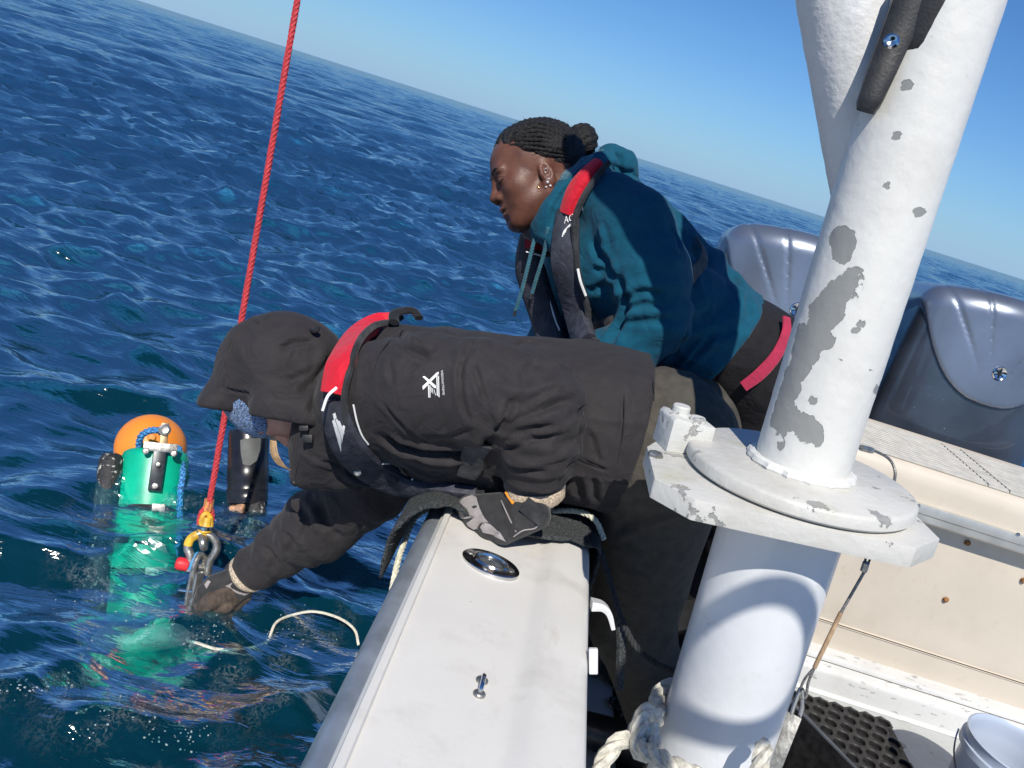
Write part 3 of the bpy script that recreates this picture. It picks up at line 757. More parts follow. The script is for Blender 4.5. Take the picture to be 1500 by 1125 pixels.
# ------------------------------------------------------------------ fittings on the gunwale
gn = GN
def on_gun(px, py, h=0.0): return Wpl(px, py, gpt(.8) - GN * .007, GN) + GN * h
rh = on_gun(718, 828)
rod = MB(); gx = gdir; gy = GN.cross(gx).normalized()
def ell_lathe(mb, c, prof, kx, ky, seg=48):
    v = []; f = []; n = len(prof)
    for (r, h) in prof:
        for i in range(seg):
            a = 2 * math.pi * i / seg; v.append(c + gx * math.cos(a) * r * kx + gy * math.sin(a) * r * ky + GN * h)
    for j in range(n - 1):
        for i in range(seg):
            l = (i + 1) % seg; f.append((j * seg + i, j * seg + l, (j + 1) * seg + l, (j + 1) * seg + i))
    f.append(tuple(range((n - 1) * seg, n * seg))); mb.add(v, f)
# oval flange, long axis across the picture
gx, gy = (VR - GN * VR.dot(GN)).normalized(), None
gx = (gx + gdir * -.42).normalized(); gx = (gx - GN * gx.dot(GN)).normalized(); gy = GN.cross(gx).normalized()
ell_lathe(rod, rh, [(.048, -.001), (.048, .004), (.046, .0055), (.030, .006), (.0275, .009), (.025, .009), (.023, .004), (.022, -.006), (.0, -.007)], 1.0, .80)
ro = rod.build('rod_holder', M_steel, boat, sharp=40)
mb = MB(); ell_lathe(mb, rh, [(.0215, -.004), (.02, .003), (.012, .006), (0, .0068)], 1.05, .8, 24); mb.build('rubber_cap', mat('grey_rubber', (.09, .10, .11), .45, var=.2, scale=80), ro)
for (a, b2) in ((-.036, -.002), (.004, -.0315), (.034, .004)):
    c = rh + gx * a + gy * b2 * .9 + GN * .0055; mb = MB(); lathe(mb, c, GN, [(.0055, 0), (.005, .0015), (.002, .0016), (0, .0006)], 12); mb.build('screw', M_steel_dull, ro)
# pad eye
pe0 = on_gun(706, 997); pe1 = on_gun(702, 1017); pd = (pe1 - pe0).normalized()
mb = MB(); tube(mb, smooth_path([pe0, pe0 + GN * .009 + pd * .003, pe0.lerp(pe1, .5) + GN * .013, pe1 + GN * .009 - pd * .003, pe1], 6), .003, 8); pad = mb.build('pad_eye', M_steel, boat)
for q in (pe0, pe1):
    mb = MB(); lathe(mb, q - GN * .0005, GN, [(.0075, 0), (.0075, .002), (.006, .0035), (0, .004)], 14); mb.build('eye_base', M_steel_dull, pad)
# white hooks under the inner edge
M_hook = mat('white_plastic', (.68, .68, .68), .4, var=.05)
for (qa, dd) in (((872, 885), 1.20),):
    a = W(qa[0] - 6, qa[1], dd); mb = MB()
    path = smooth_path([a, W(qa[0] + 10, qa[1] + 3, dd), W(qa[0] + 20, qa[1] + 14, dd), W(qa[0] + 26, qa[1] + 36, dd)], 6)
    sweep(mb, path, [(.013, -.006), (.015, 0), (.013, .006), (-.013, .006), (-.013, -.006)], up=-VF, scale=[1.15 - .65 * i / (len(path) - 1) for i in range(len(path))]); mb.build('bracket_hook', M_hook, boat, sharp=40)

mb = MB(); box(mb, W(869, 968, 1.035), (VR, VD, VF), (.006, .017, .004), .002); mb.build('bracket_plate', M_hook, boat, sharp=40)

# ------------------------------------------------------------------ carpet pad over the gunwale
M_carpet = mat('grey_carpet', (.055, .062, .066), .95, var=.6, scale=260, bump=1.0, bscale=420, dist=.004)
y0c, y1c = gpt(0).y, 0
ca = Wpl(620, 772, gpt(.8), GN).y; 
cy0 = 1.20; cy1 = 1.78
NA, NB = 40, 60; v = np.zeros((NA, NB, 3), np.float32)
for i in range(NA):
    y = cy0 + (cy1 - cy0) * i / (NA - 1); a, b = gpt(y + .045 * (1 - i / (NA - 1))), opt(y - .035 * (1 - i / (NA - 1))); s = (b - a).normalized(); wl_ = (b - a).length
    # cross-section: hangs inboard, lies over the cap, hangs over the rail
    cs_ = [a + Vector((.016, 0, -.26)), a + Vector((.018, 0, -.10)), a + s * -.012 + GN * .0, a + s * .02 + GN * .012, a + s * wl_ * .4 + GN * .006, a + s * wl_ * .75 + GN * .008, b - s * .01 + GN * .018, b + s * .03 + GN * .006, b + s * .062 + GN * -.03, b + s * .066 + GN * -.07, b + s * .062 + GN * -.12]
    pp = smooth_path(cs_, 12); 
    for j in range(NB): v[i, j] = pp[int(j * (len(pp) - 1) / (NB - 1))]
nz = noise3(v * 38); nz2 = noise3(v * 11 + 5)
v[..., 2] += nz * .0022 + nz2 * .006; v[..., 1] += nz2 * .006
edge = noise3(v[0] * 45)
v[0, :, 1] += edge * .008 - .0; 
base = v.reshape(-1, 3); idx = np.arange(NA * NB).reshape(NA, NB)
F_ = np.stack([idx[:-1, :-1], idx[1:, :-1], idx[1:, 1:], idx[:-1, 1:]], -1).reshape(-1, 4)
carp = mesh_obj('carpet_pad', base, F_, M_carpet); so = carp.modifiers.new('thick', 'SOLIDIFY'); so.thickness = .005; so.offset = 1
tag(carp, 'worn dark grey carpet pad draped over the gunwale under the gloved hand', 'carpet')
# frayed pile at the carpet's near edge and on its top
pile = MB(); 
for q in range(2600):
    i = 0 if q % 4 == 0 else random.randrange(NA); j = random.randrange(8, NB - 6); p = Vector(v[i, j]) + Vector((random.uniform(-.004, .004), random.uniform(-.006, .006), .004))
    d = Vector((random.gauss(0, .5), random.gauss(-.3 if i == 0 else 0, .5), random.uniform(.2, .8))).normalized() * random.uniform(.004, .009)
    w = d.cross(Vector((random.random(), random.random(), random.random()))).normalized() * .0006
    pile.add([p - w, p + w, p + d], [(0, 1, 2)])
po = pile.build('carpet_pile', mat('carpet_fibre', (.07, .078, .082), .9, var=.5, scale=300), carp, smooth=False); po['kind'] = 'stuff'
# white rope lying under the carpet, over the side
wr = MB(); pts_ = [W(572, 880, 1.30), W(580, 835, 1.34), W(592, 795, 1.40), W(610, 757, 1.46), W(640, 745, 1.50), W(700, 748, 1.52), W(780, 750, 1.50), W(838, 748, 1.46), W(870, 760, 1.44), W(885, 790, 1.43)]
rope(wr, smooth_path(pts_, 8), .0055, 3, .03); wro = wr.build('white_line', mat('cream_line', (.66, .65, .52), .8, var=.15, scale=200)); tag(wro, 'thin cream rope showing at the edges of the carpet pad', 'rope')
# black cord hanging inboard
bc = MB(); rope(bc, smooth_path([W(880, 805, 1.40), W(893, 850, 1.38), W(908, 900, 1.36), W(930, 945, 1.33), W(958, 970, 1.30), W(990, 985, 1.28)], 8), .0055, 3, .03)
bco = bc.build('hanging_rope', mat('black_cord', (.03, .032, .036), .8, var=.3, scale=200)); tag(bco, 'black cord hanging in a curve from the carpet pad to the post', 'rope')
st = MB(); sweep(st, smooth_path([W(908, 905, 1.37), W(910, 950, 1.36), W(907, 1010, 1.36)], 6), [(.004, -.007), (.004, .007), (-.004, .007), (-.004, -.007)]); sto = st.build('carpet_strip', M_carpet); tag(sto, 'narrow frayed strip of carpet hanging inside the gunwale', 'carpet')

# ------------------------------------------------------------------ rubber mat with holes
M_rub = mat('black_rubber', (.022, .021, .021), .55, var=.35, scale=90, bump=.3, bscale=300)
def ring_mat(x0, y0, nx, ny, pit):
    """one honeycomb sheet: every hole a ring of faces"""
    mb = MB(); r = pit * .37; H = .011; seg = 12
    for i in range(nx):
        for j in range(ny):
            cx = x0 + pit * (i + (.5 if j % 2 else 0)); cy = y0 + pit * .87 * j; v = []; f = []
            for k in range(seg):
                a = 2 * math.pi * k / seg; c, s = math.cos(a), math.sin(a)
                hexr = pit * .5 / max(abs(math.cos((a + math.pi / 6) % (math.pi / 3) - math.pi / 6)), .5) * 1.003
                v += [Vector((cx + c * hexr, cy + s * hexr, DECK + H)), Vector((cx + c * r * 1.12, cy + s * r * 1.12, DECK + H + .0012)), Vector((cx + c * r, cy + s * r, DECK + H - .001)), Vector((cx + c * r, cy + s * r, DECK + .002))]
            for k in range(seg):
                l = (k + 1) % seg
                for q in range(3): f.append((k * 4 + q, l * 4 + q, l * 4 + q + 1, k * 4 + q + 1))
            mb.add(v, f)
    return mb
mt = thing('rubber_mat', (1.0, 1.7, DECK), 'black rubber deck mat with rows of round holes by the stern bench', 'mat')
PIT = .047
ring_mat(.50, 1.71, 18, 8, PIT).build('mat_tile', M_rub, mt, sharp=40)
ring_mat(.50, 1.375, 18, 8, PIT).build('mat_tile', M_rub, mt, sharp=40)
# black sheet laid under the holes of the mat
mb = MB(); mb.add([(.49, 1.39, DECK + .0025), (1.35, 1.39, DECK + .0025), (1.35, 2.02, DECK + .0025), (.49, 2.02, DECK + .0025)], [(0, 1, 2, 3)]); mb.build('mat_base', mat('near_black', (.008, .008, .009), .5), mt)

# ------------------------------------------------------------------ bucket and black bin
M_pail = bpy.data.materials.new('translucent_plastic'); M_pail.use_nodes = True; nt, b = nodes_of(M_pail)
b.inputs['Base Color'].default_value = (.55, .62, .74, 1); b.inputs['Roughness'].default_value = .35; b.inputs['Transmission Weight'].default_value = .25; b.inputs['Subsurface Weight'].default_value = 0
bk = Wz(1478, 1082, -1.02); bk = Vector((bk.x + .02, bk.y - .02, DECK + .002))
pail = thing('bucket', bk, 'translucent white plastic bucket on the deck by the bench', 'bucket')
HB_ = .27; R0, R1 = .092, .112
prof = [(R0, 0), (R0 + .004, .02)] + [(R0 + (R1 - R0) * t + (.0012 if k % 2 else 0), HB_ * t) for k, t in enumerate(np.linspace(.1, .8, 12))] + [(R1, HB_ * .83), (R1 + .008, HB_ * .84), (R1 + .008, HB_ * .90), (R1 + .001, HB_ * .905), (R1 + .003, HB_ * .98), (R1 + .006, HB_), (R1 + .001, HB_ + .002), (R1 - .003, HB_ - .003)] + [(R0 - .003 + (R1 - R0) * t - (.0012 if k % 3 == 0 else 0), HB_ * t) for k, t in enumerate(np.linspace(.95, .03, 16))] + [(0, .006)]
mb = MB(); lathe(mb, bk, (0, 0, 1), prof, 56); mb.build('pail_wall', M_pail, pail, sharp=50)
mb = MB(); hp = [bk + Vector((math.cos(a) * (R1 + .012), math.sin(a) * (R1 + .012) , HB_ * .87 - .085 * math.sin((a - 2.6) / 2.9 * math.pi))) for a in np.linspace(2.6, 5.5, 24)]
tube(mb, hp, .0022, 6); mb.build('handle', M_steel, pail)
bn0 = W(1190, 1120, 1.42)
binn = thing('storage_bin', (bn0.x - .05, bn0.y, DECK), 'black open bin standing behind the foot of the white post', 'bin')
zt = -.92
q1 = Wz(1105, 1030, zt); q2 = Wz(1150, 1020, zt); q3 = Wz(1262, 1135, zt); q4 = Wz(1080, 1180, zt)
c0 = (q1 + q2 + q3 + q4) / 4; rim = [q1, q2, q3, q4]; mb = MB()
low = [c0 + (q - c0) * .8 + Vector((0, 0, DECK + .02 - zt)) for q in rim]; inn = [c0 + (q - c0) * .95 for q in rim]; ilow = [c0 + (q - c0) * .76 + Vector((0, 0, DECK + .03 - zt)) for q in rim]
vv = rim + low + inn + ilow; ff = []
for k in range(4):
    l = (k + 1) % 4; ff += [(k, l, 4 + l, 4 + k), (8 + k, 8 + l, 12 + l, 12 + k), (k, l, 8 + l, 8 + k)]
ff += [(12, 13, 14, 15), (4, 5, 6, 7)]
mb.add(vv, ff); mb.build('bin_wall', M_black, binn, smooth=False)
mb = MB(); tube(mb, smooth_path([q.copy() for q in rim], 1, True), .0045, 8, closed=True); mb.build('bin_rim', mat('bin_rim', (.10, .11, .13), .4), binn)
# ================================================================== people
def C(px, py, d, r): return (W(px, py, d), M(r, d))
def chain(p, pts, k=.02, f=None):
    for (a, ra), (b, rb) in zip(pts, pts[1:]):
        s = s_cap(p, a, b, ra, rb); f = s if f is None else smin(f, s, k)
    return f
def cloth(name, col, rough=.85, sheen=.25, weave=900, var=.08, bump=.25):
    m = mat(name, col, rough, var=var, scale=45, sheen=sheen, spec=.25); nt, b = nodes_of(m)
    tc = nt.nodes.new('ShaderNodeTexCoord'); n1 = nt.nodes.new('ShaderNodeTexNoise'); n1.inputs['Scale'].default_value = weave; n1.inputs['Detail'].default_value = 2
    n2 = nt.nodes.new('ShaderNodeTexNoise'); n2.inputs['Scale'].default_value = 24; n2.inputs['Detail'].default_value = 6; n2.inputs['Distortion'].default_value = 1.6
    nt.links.new(tc.outputs['Object'], n1.inputs['Vector']); nt.links.new(tc.outputs['Object'], n2.inputs['Vector'])
    b1 = nt.nodes.new('ShaderNodeBump'); b1.inputs['Strength'].default_value = bump; b1.inputs['Distance'].default_value = .0012
    b2 = nt.nodes.new('ShaderNodeBump'); b2.inputs['Strength'].default_value = .5; b2.inputs['Distance'].default_value = .010
    nt.links.new(n2.outputs['Fac'], b2.inputs['Height']); nt.links.new(n1.outputs['Fac'], b1.inputs['Height']); nt.links.new(b2.outputs[0], b1.inputs['Normal'])
    nt.links.new(b1.outputs[0], b.inputs['Normal']); return m
def ribbon(mb, bvh, pts, width, thick, off=.002, n=6, taper=None, flip=False, fall=1.5):
    """a padded band laid on a surface along a pixel path; width in px per point or one value"""
    P = []
    for q in pts:
        h = onto(bvh, q[0], q[1], off, fall); P.append(h)
    for _ in range(2):                                  # even out hollows and steps of the surface below
        dd = [h[0].dot(VF) for h in P]; nn_ = [h[1] for h in P]; Q = []
        for i, h in enumerate(P):
            a, b = max(0, i - 1), min(len(P) - 1, i + 1); d2 = min(.25 * dd[a] + .5 * dd[i] + .25 * dd[b], dd[i] + .012)
            Q.append((h[0] * (d2 / dd[i]), (nn_[a] * .3 + nn_[i] * .4 + nn_[b] * .3).normalized()))
        P = Q
    pos = smooth_path([h[0] for h in P], n); nor = smooth_path([h[1] for h in P], n)
    ws = width if isinstance(width, (list, tuple)) else [width] * len(pts)
    wv = [x.x for x in smooth_path([Vector((w, 0, 0)) for w in ws], n)]
    v = []; f = []; K = 10
    for i, p in enumerate(pos):
        t = (pos[min(i + 1, len(pos) - 1)] - pos[max(i - 1, 0)]).normalized(); nn = nor[i]; nn = (nn - t * nn.dot(t)).normalized(); s = t.cross(nn)
        w = M(wv[i], p.dot(VF)) / 2
        for k in range(K):
            a = 2 * math.pi * k / K; cx_, cy_ = math.cos(a), math.sin(a)
            cx_ = math.copysign(abs(cx_) ** .6, cx_); cy_ = math.copysign(abs(cy_) ** .7, cy_)
            v.append(p + s * (w * cx_) + nn * (thick * (.5 + .5 * cy_)))
    m = len(pos)
    for i in range(m - 1):
        for k in range(K):
            l = (k + 1) % K; f.append((i * K + k, i * K + l, (i + 1) * K + l, (i + 1) * K + k))
    f.append(tuple(range(K - 1, -1, -1))); f.append(tuple(range((m - 1) * K, m * K)))
    mb.add(v, f); return mb
def line_on(mb, bvh, pts, r, off=.001, n=6, fall=1.5):
    tube(mb, smooth_path([onto(bvh, x, y, off, fall)[0] for x, y in pts], n), r, 6); return mb
def patch_on(mb, bvh, poly, off=.0015, fall=1.5):
    """flat mark (print, badge) pressed on a surface: triangle fan, subdivided"""
    bm = bmesh.new(); vs = [bm.verts.new((x, y, 0)) for x, y in poly]; bm.faces.new(vs)
    bmesh.ops.triangulate(bm, faces=bm.faces[:]); bmesh.ops.subdivide_edges(bm, edges=bm.edges[:], cuts=2, use_grid_fill=True)
    bm.verts.index_update(); mb.add([onto(bvh, v.co.x, v.co.y, off, fall)[0] for v in bm.verts], [[q.index for q in f.verts] for f in bm.faces]); bm.free(); return mb
def crease(v, F, lines, bvh=None):
    """sculpt grooves (depth<0) and ridges along pixel paths pressed onto the mesh"""
    me = bpy.data.meshes.new('tmp'); bv = BVHTree.FromPolygons([tuple(x) for x in v], [tuple(int(i) for i in q) for q in F])
    n = np.zeros_like(v); a = v[F[:, 1]] - v[F[:, 0]]; b = v[F[:, 3]] - v[F[:, 0]]; fn = np.cross(a, b); fn /= np.linalg.norm(fn, axis=1)[:, None] + 1e-9
    for i in range(4): np.add.at(n, F[:, i], fn)
    n /= np.linalg.norm(n, axis=1)[:, None] + 1e-9
    out = v.copy()
    for (pts, wpx, dpx) in lines:
        q = [onto(bv, x, y) for x, y in pts]; q = [h[0] for h in q if h]
        if len(q) < 2: continue
        q = smooth_path(q, 5); d = np.full(len(v), 9.0, np.float32); tt = np.zeros(len(v), np.float32); Lq = len(q) - 1
        dep = q[0].dot(VF); w = wpx * dep / FOC
        for i, (s, e) in enumerate(zip(q, q[1:])):
            s, e = A(s), A(e); se = e - s; t = np.clip(((v - s) @ se) / (se @ se + 1e-9), 0, 1); dd = np.linalg.norm(v - (s + t[:, None] * se), axis=1)
            m = dd < d; d[m] = dd[m]; tt[m] = (i + t[m]) / Lq
        fade = np.clip(np.minimum(tt, 1 - tt) * 6 + .15, 0, 1)
        out += n * ((np.exp(-(d / w) ** 2) - .35 * np.exp(-((d - 2.0 * w) / w) ** 2)) * fade * dpx * dep / FOC)[:, None]
    bpy.data.meshes.remove(me); return out
def sdf_mesh(fn, lo, hi, h, it=1):
    f, o = band_field(fn, lo, hi, h); v, F = nets(f, o, h); return (relax(v, F, it) if it else v), F
def folds(p, amp, sc, st, seed=0.0):
    """soft cloth folds: ridged noise stretched along st"""
    q = p * np.array(st, dtype=np.float32) * sc + seed
    n1 = noise3(q + .6 * noise3(q * .7 + 9.0)[..., None]); n1 = (1 - np.abs(n1) * 1.6) ** 3 * 1.4 - .4
    n2 = noise3(q * 2.1 + 3.3)
    return amp * (n1 * .7 + n2 * .3)

HU = .001417                       # head unit: one pixel at the woman's depth
class Head:
    def __init__(s, E, f, u, k=1.0):
        s.E = Vector(E); s.f = Vector(f).normalized(); u = Vector(u); s.u = (u - s.f * u.dot(s.f)).normalized(); s.s = s.f.cross(s.u)
        if s.s.dot(VF) > 0: s.s = -s.s
        s.k = HU * k
    def w(s, a, b, c=0): return s.E + (s.f * a + s.u * b + s.s * c) * s.k
    def loc(s, p):
        q = (p - A(s.E)) / s.k; return q @ A(s.f), q @ A(s.u), q @ A(s.s)
    def ell(s, p, c, r, tilt=None):
        ax = (s.f, s.u, s.s)
        if tilt:
            ca, sa = math.cos(tilt), math.sin(tilt); ax = (s.f * ca + s.u * sa, s.u * ca - s.f * sa, s.s)
        return s_ell(p, s.w(*c), ax, [x * s.k for x in r])
    def cap(s, p, c1, c2, r1, r2): return s_cap(p, s.w(*c1), s.w(*c2), r1 * s.k, r2 * s.k)
    def skull(s, p): return s.ell(p, (1, 29, 0), (70, 55, 52))
    def face(s, p, neck=None):
        k = s.k
        f = s.skull(p)
        f = smin(f, s.ell(p, (38, -20, 0), (35, 46, 42)), 18 * k)
        f = smin(f, s.cap(p, (58, -50, -5), (58, -50, 5), 12.5, 12.5), 14 * k)
        for c in (-1, 1):
            f = smin(f, s.cap(p, (10, -30, 36 * c), (52, -51, 11 * c), 12, 11), 16 * k)
            f = smin(f, s.ell(p, (46, -6, 27 * c), (19, 16, 15)), 12 * k)
            f = smin(f, s.ell(p, (64, 21, 16 * c), (6, 7, 16)), 12 * k)
            f = smax(f, -s.ell(p, (79, 8, 21 * c), (12, 8, 11)), 9 * k)
            f = smin(f, s.ell(p, (61.5, 8, 20 * c), (9.5, 9, 11)), 3 * k)
        f = smin(f, s.cap(p, (69, 14, 0), (77, -9, 0), 5.5, 7), 7 * k)
        f = smin(f, s.ell(p, (77.5, -10.5, 0), (8, 7, 8.5)), 5 * k)
        for c in (-1, 1): f = smin(f, s.ell(p, (71.5, -13.5, 10 * c), (8.5, 6, 6)), 4 * k)
        for c in (-1, 1): f = smax(f, -s.ell(p, (74.5, -18.5, 6 * c), (4, 3, 3)), 2 * k)
        f = smin(f, s.ell(p, (68.5, -29, 0), (8, 5.2, 15)), 5 * k); f = smin(f, s.ell(p, (66, -38.5, 0), (8.5, 6, 14)), 4 * k)
        f = smax(f, -s.ell(p, (77, -33.4, 0), (10, 1.0, 16)), 2.0 * k)
        f = smax(f, -s.ell(p, (74, -46.5, 0), (6, 3.5, 12)), 7 * k)
        # ear towards the viewer and its twin
        for c in (-1, 1):
            e = s.ell(p, (5, -7, 47 * c), (10.5, 19.5, 6), -.15); e = smax(e, -s.ell(p, (6.5, -4, 53 * c), (6, 11, 5), -.15), 3 * k)
            e = smin(e, s.ell(p, (9.5, -21, 46 * c), (6.5, 6.5, 5)), 3 * k); e = smin(e, s.ell(p, (13, -8, 47 * c), (3, 5, 4)), 3 * k); e = smin(e, s.ell(p, (4, -3, 49 * c), (2.2, 9, 3), .25), 2 * k)
            f = smin(f, e, 4 * k)
        if neck is not None:
            f = smin(f, s_cap(p, s.w(-14, -22, 0), neck[0], 38 * k, neck[1]), 14 * k)
        return f

def skin(name, col, col2, rough=.45):
    m = mat(name, col, rough, var=.1, scale=34, col2=col2, bump=.5, bscale=420, spec=.5, dist=.0014); nt, b = nodes_of(m)
    b.inputs['Subsurface Weight'].default_value = .04; b.inputs['Specular IOR Level'].default_value = .4; rn = layer_mask(nt, 60, .3, .7, 6, .7); rm = nt.nodes.new('ShaderNodeMapRange'); rm.inputs['To Min'].default_value = rough - .08; rm.inputs['To Max'].default_value = rough + .14; nt.links.new(rn, rm.inputs['Value']); nt.links.new(rm.outputs[0], b.inputs['Roughness']); b.inputs['Subsurface Radius'].default_value = (.006, .002, .001); return m

# ------------------------------------------------------------------ person in the charcoal jacket
M_jack = cloth('charcoal_softshell', (.028, .025, .027), .78, .05)
M_trou = cloth('olive_grey_canvas', (.070, .063, .052), .9, .02, 500, .12, .5)
M_vest = cloth('vest_nylon', (.048, .050, .066), .55, 0, 300, .2, .5)
M_red = cloth('vest_red', (.62, .012, .03), .6, .1, 600, .06)
M_web = cloth('webbing', (.03, .032, .036), .8, .1, 260, .3, .8)
M_piping = mat('reflective_piping', (.80, .80, .78), .4, var=.05)
M_blackc = cloth('black_cloth', (.012, .012, .014), .85, .1)

hip = W(955, 640, 1.52)
torso_n = [C(545, 588, 1.37, 84), C(640, 595, 1.38, 92), C(760, 610, 1.41, 96), C(880, 622, 1.45, 106), C(960, 640, 1.48, 108)]
torso_f = [C(540, 575, 1.56, 82), C(650, 575, 1.58, 90), C(780, 592, 1.61, 94), C(900, 612, 1.66, 104), C(970, 630, 1.68, 104)]
ridge = [C(585, 525, 1.46, 50), C(700, 548, 1.48, 58), C(850, 568, 1.52, 62), C(950, 585, 1.55, 70)]
belly = [C(640, 672, 1.43, 42), C(760, 682, 1.43, 44), C(850, 688, 1.45, 42), C(895, 702, 1.46, 48)]
arm_n = [C(552, 572, 1.32, 72), C(620, 566, 1.29, 76), C(700, 572, 1.27, 74), C(788, 590, 1.28, 66)]
fore_n = [C(790, 592, 1.28, 64), C(790, 640, 1.29, 60), C(783, 706, 1.335, 46)]
arm_f = [C(600, 650, 1.58, 60), C(540, 712, 1.63, 54), C(468, 768, 1.68, 52), C(362, 840, 1.755, 30)]
flap = [C(512, 618, 1.42, 66), C(480, 640, 1.42, 52), C(466, 664, 1.43, 42)]
flap2 = [C(452, 690, 1.44, 26), C(500, 690, 1.44, 28), C(545, 685, 1.44, 30)]
hem_n = (VR * .966 + VD * .26).normalized(); hem_p = W(930, 655, 1.40)
def f_jacket(p):
    f = chain(p, torso_n, .03); f = smin(f, chain(p, torso_f, .03), .07); f = smin(f, chain(p, ridge, .02), .05); f = smin(f, chain(p, belly, .02), .04)
    f = smin(f, chain(p, flap, .02), .03); f = smin(f, chain(p, flap2, .01), .02)
    band = np.abs(f) < .05
    q = p[band]; f[band] -= folds(q, .0035, 15, (.6, 1.0, 1.4), 2.0)
    a = chain(p, arm_n, .02); a = smin(a, chain(p, fore_n, .012), .012)
    band = np.abs(a) < .04; q = p[band]; a[band] -= folds(q, .003, 20, (1.5, 1, .8), 9.0)
    # sleeve rings at the bent elbow
    pe = A(W(800, 600, 1.23)); d = np.linalg.norm(q - pe, axis=-1); along_ = (q - pe) @ A((VD * .96 - VR * .28).normalized())
    a[band] -= .0055 * np.sin(along_ * 150 + 3 * noise3(q * 14)) * np.exp(-(d / .10) ** 2)
    fa = chain(p, arm_f, .03)
    band = np.abs(fa) < .03; q = p[band]; ax = A((arm_f[3][0] - arm_f[1][0]).normalized()); t = (q - A(arm_f[3][0])) @ ax
    fa[band] -= .0042 * np.sin(t * 105 + 4 * noise3(q * 10)) * (.45 + .55 * noise3(q * 9 + 4)) + folds(q, .0025, 18, (1, 1, 1), 4)
    f = smin(f, fa, .02)
    f = smax(f, (p - A(hem_p)) @ A(hem_n), .006)
    f = smin(f, a, .022)
    # cuffs are cut flat
    cw = W(782, 706, 1.325); f = np.where(np.linalg.norm(p - A(cw), axis=-1) < .075, smax(f, (p - A(cw)) @ A((VD * .98 - VR * .05 + VF * .3).normalized()), .003), f)
    return f
allp = torso_n + torso_f + ridge + belly + arm_n + fore_n + arm_f + flap2
lo, hi = bounds(allp, .03)
v, F = sdf_mesh(f_jacket, lo, hi, .0038, 1)
v = crease(v, F, [
    ([(560, 640), (600, 658), (650, 666), (690, 658), (728, 634)], 8, -20), ([(727, 634), (744, 606), (750, 586)], 5, -9), ([(728, 630), (762, 612), (800, 596), (838, 586)], 6, -9),
    ([(733, 622), (775, 604), (815, 575)], 6, 5), ([(731, 634), (790, 626), (846, 606)], 5, -7), ([(733, 662), (783, 642), (846, 622)], 5, -7), ([(740, 648), (790, 636), (845, 614)], 6, 5),
    ([(741, 680), (783, 692), (835, 680)], 5, -7), ([(738, 672), (783, 678), (838, 660)], 6, 5), ([(684, 512), (674, 547), (680, 597), (690, 622)], 4, -5), ([(694, 533), (706, 572), (724, 620)], 4, -5),
    ([(852, 596), (846, 640), (838, 690)], 7, -9), ([(851, 601), (866, 643), (877, 678)], 5, -6), ([(847, 672), (890, 690), (930, 706)], 3, -4), ([(705, 483), (690, 500), (684, 520)], 7, -7),
    ([(737, 512), (760, 503), (786, 500)], 5, -4), ([(760, 535), (790, 520), (820, 516)], 5, 4), ([(597, 548), (603, 540), (612, 533)], 4, -4), ([(569, 528), (572, 545), (574, 564)], 5, -4),
    ([(590, 489), (606, 498), (627, 511), (640, 512)], 6, 6), ([(575, 510), (600, 512), (630, 524)], 5, -5), ([(560, 590), (590, 626), (630, 652)], 4, -4), ([(620, 640), (660, 640), (690, 628)], 5, -4),
    ([(500, 690), (520, 705), (545, 712)], 5, 5), ([(455, 668), (490, 680), (530, 700)], 5, -5), ([(870, 700), (872, 735), (880, 760)], 5, -6), ([(845, 700), (850, 730), (868, 755)], 6, -7),
    ([(600, 668), (640, 682), (680, 678)], 5, -5), ([(590, 680), (640, 700), (680, 690)], 4, 4), ([(905, 520), (912, 600), (905, 680)], 4, -2), ([(430, 735), (450, 760), (440, 795)], 6, -5), ([(405, 770), (425, 790), (420, 815)], 6, -5), ([(470, 735), (480, 770), (500, 790)], 7, -6), ([(385, 800), (400, 815), (398, 838)], 5, -5)])
man_loc = (W(1010, 1000, 1.6).x, W(1010, 1000, 1.6).y, DECK)
# the body itself (mostly covered): head, trunk, arms and legs in one surface
Hm = Head(W(424, 561, 1.45), -VR * .15 + VD * .985 + VF * .05, -VR * .985 - VD * .15, .98)
foot_n = Vector((.56, 1.52, DECK + .02)); foot_f = Vector((.50, 1.82, DECK + .02))
hip_n = W(975, 660, 1.47); hip_f = W(985, 650, 1.66)
knee_n = hip_n.lerp(foot_n, .52) + Vector((-.05, -.01, 0)); knee_f = hip_f.lerp(foot_f, .52) + Vector((-.05, 0, 0))
def f_body_m(p):
    f = Hm.face(p, (W(520, 590, 1.46), .055)) + .006
    f = smin(f, chain(p, [(a, r * .8) for a, r in torso_n], .03), .04); f = smin(f, chain(p, [(a, r * .8) for a, r in torso_f], .03), .05)
    for c in (arm_n, fore_n, arm_f): f = smin(f, chain(p, [(a, r * .66) for a, r in c], .02), .03)
    for h_, k_, t_ in ((hip_n, knee_n, foot_n), (hip_f, knee_f, foot_f)):
        f = smin(f, chain(p, [(h_, .085), (k_, .055), (t_ + Vector((0, 0, .06)), .038)], .02), .03)
    return f
g_lo, g_hi = np.minimum(lo, [-.6, 1.0, DECK]), np.maximum(hi, [.75, 2.0, 0])
def body_root(fn, boxes, name, m_, parent=None): pass
M_skin_m = skin('fair_skin', (.50, .27, .20), (.42, .20, .15))
man = sdf_obj('person', f_body_m, (min(lo[0], -.55), lo[1] - .02, DECK + .01), (.75, hi[1] + .15, hi[2] + .02), .011, M_skin_m, None, 1)
tag(man, 'person in charcoal hooded jacket lying over the gunwale and reaching into the water', 'person')
jk = mesh_obj('jacket', v, F, M_jack, man)
hd_l, hd_h = bounds([(Hm.w(0, 0), .16)], .0)
face = sdf_obj('face', lambda p: Hm.face(p, (W(520, 590, 1.46), .05)), hd_l, hd_h, .0034, M_skin_m, man, 1)
BVm = bvh_of(jk)
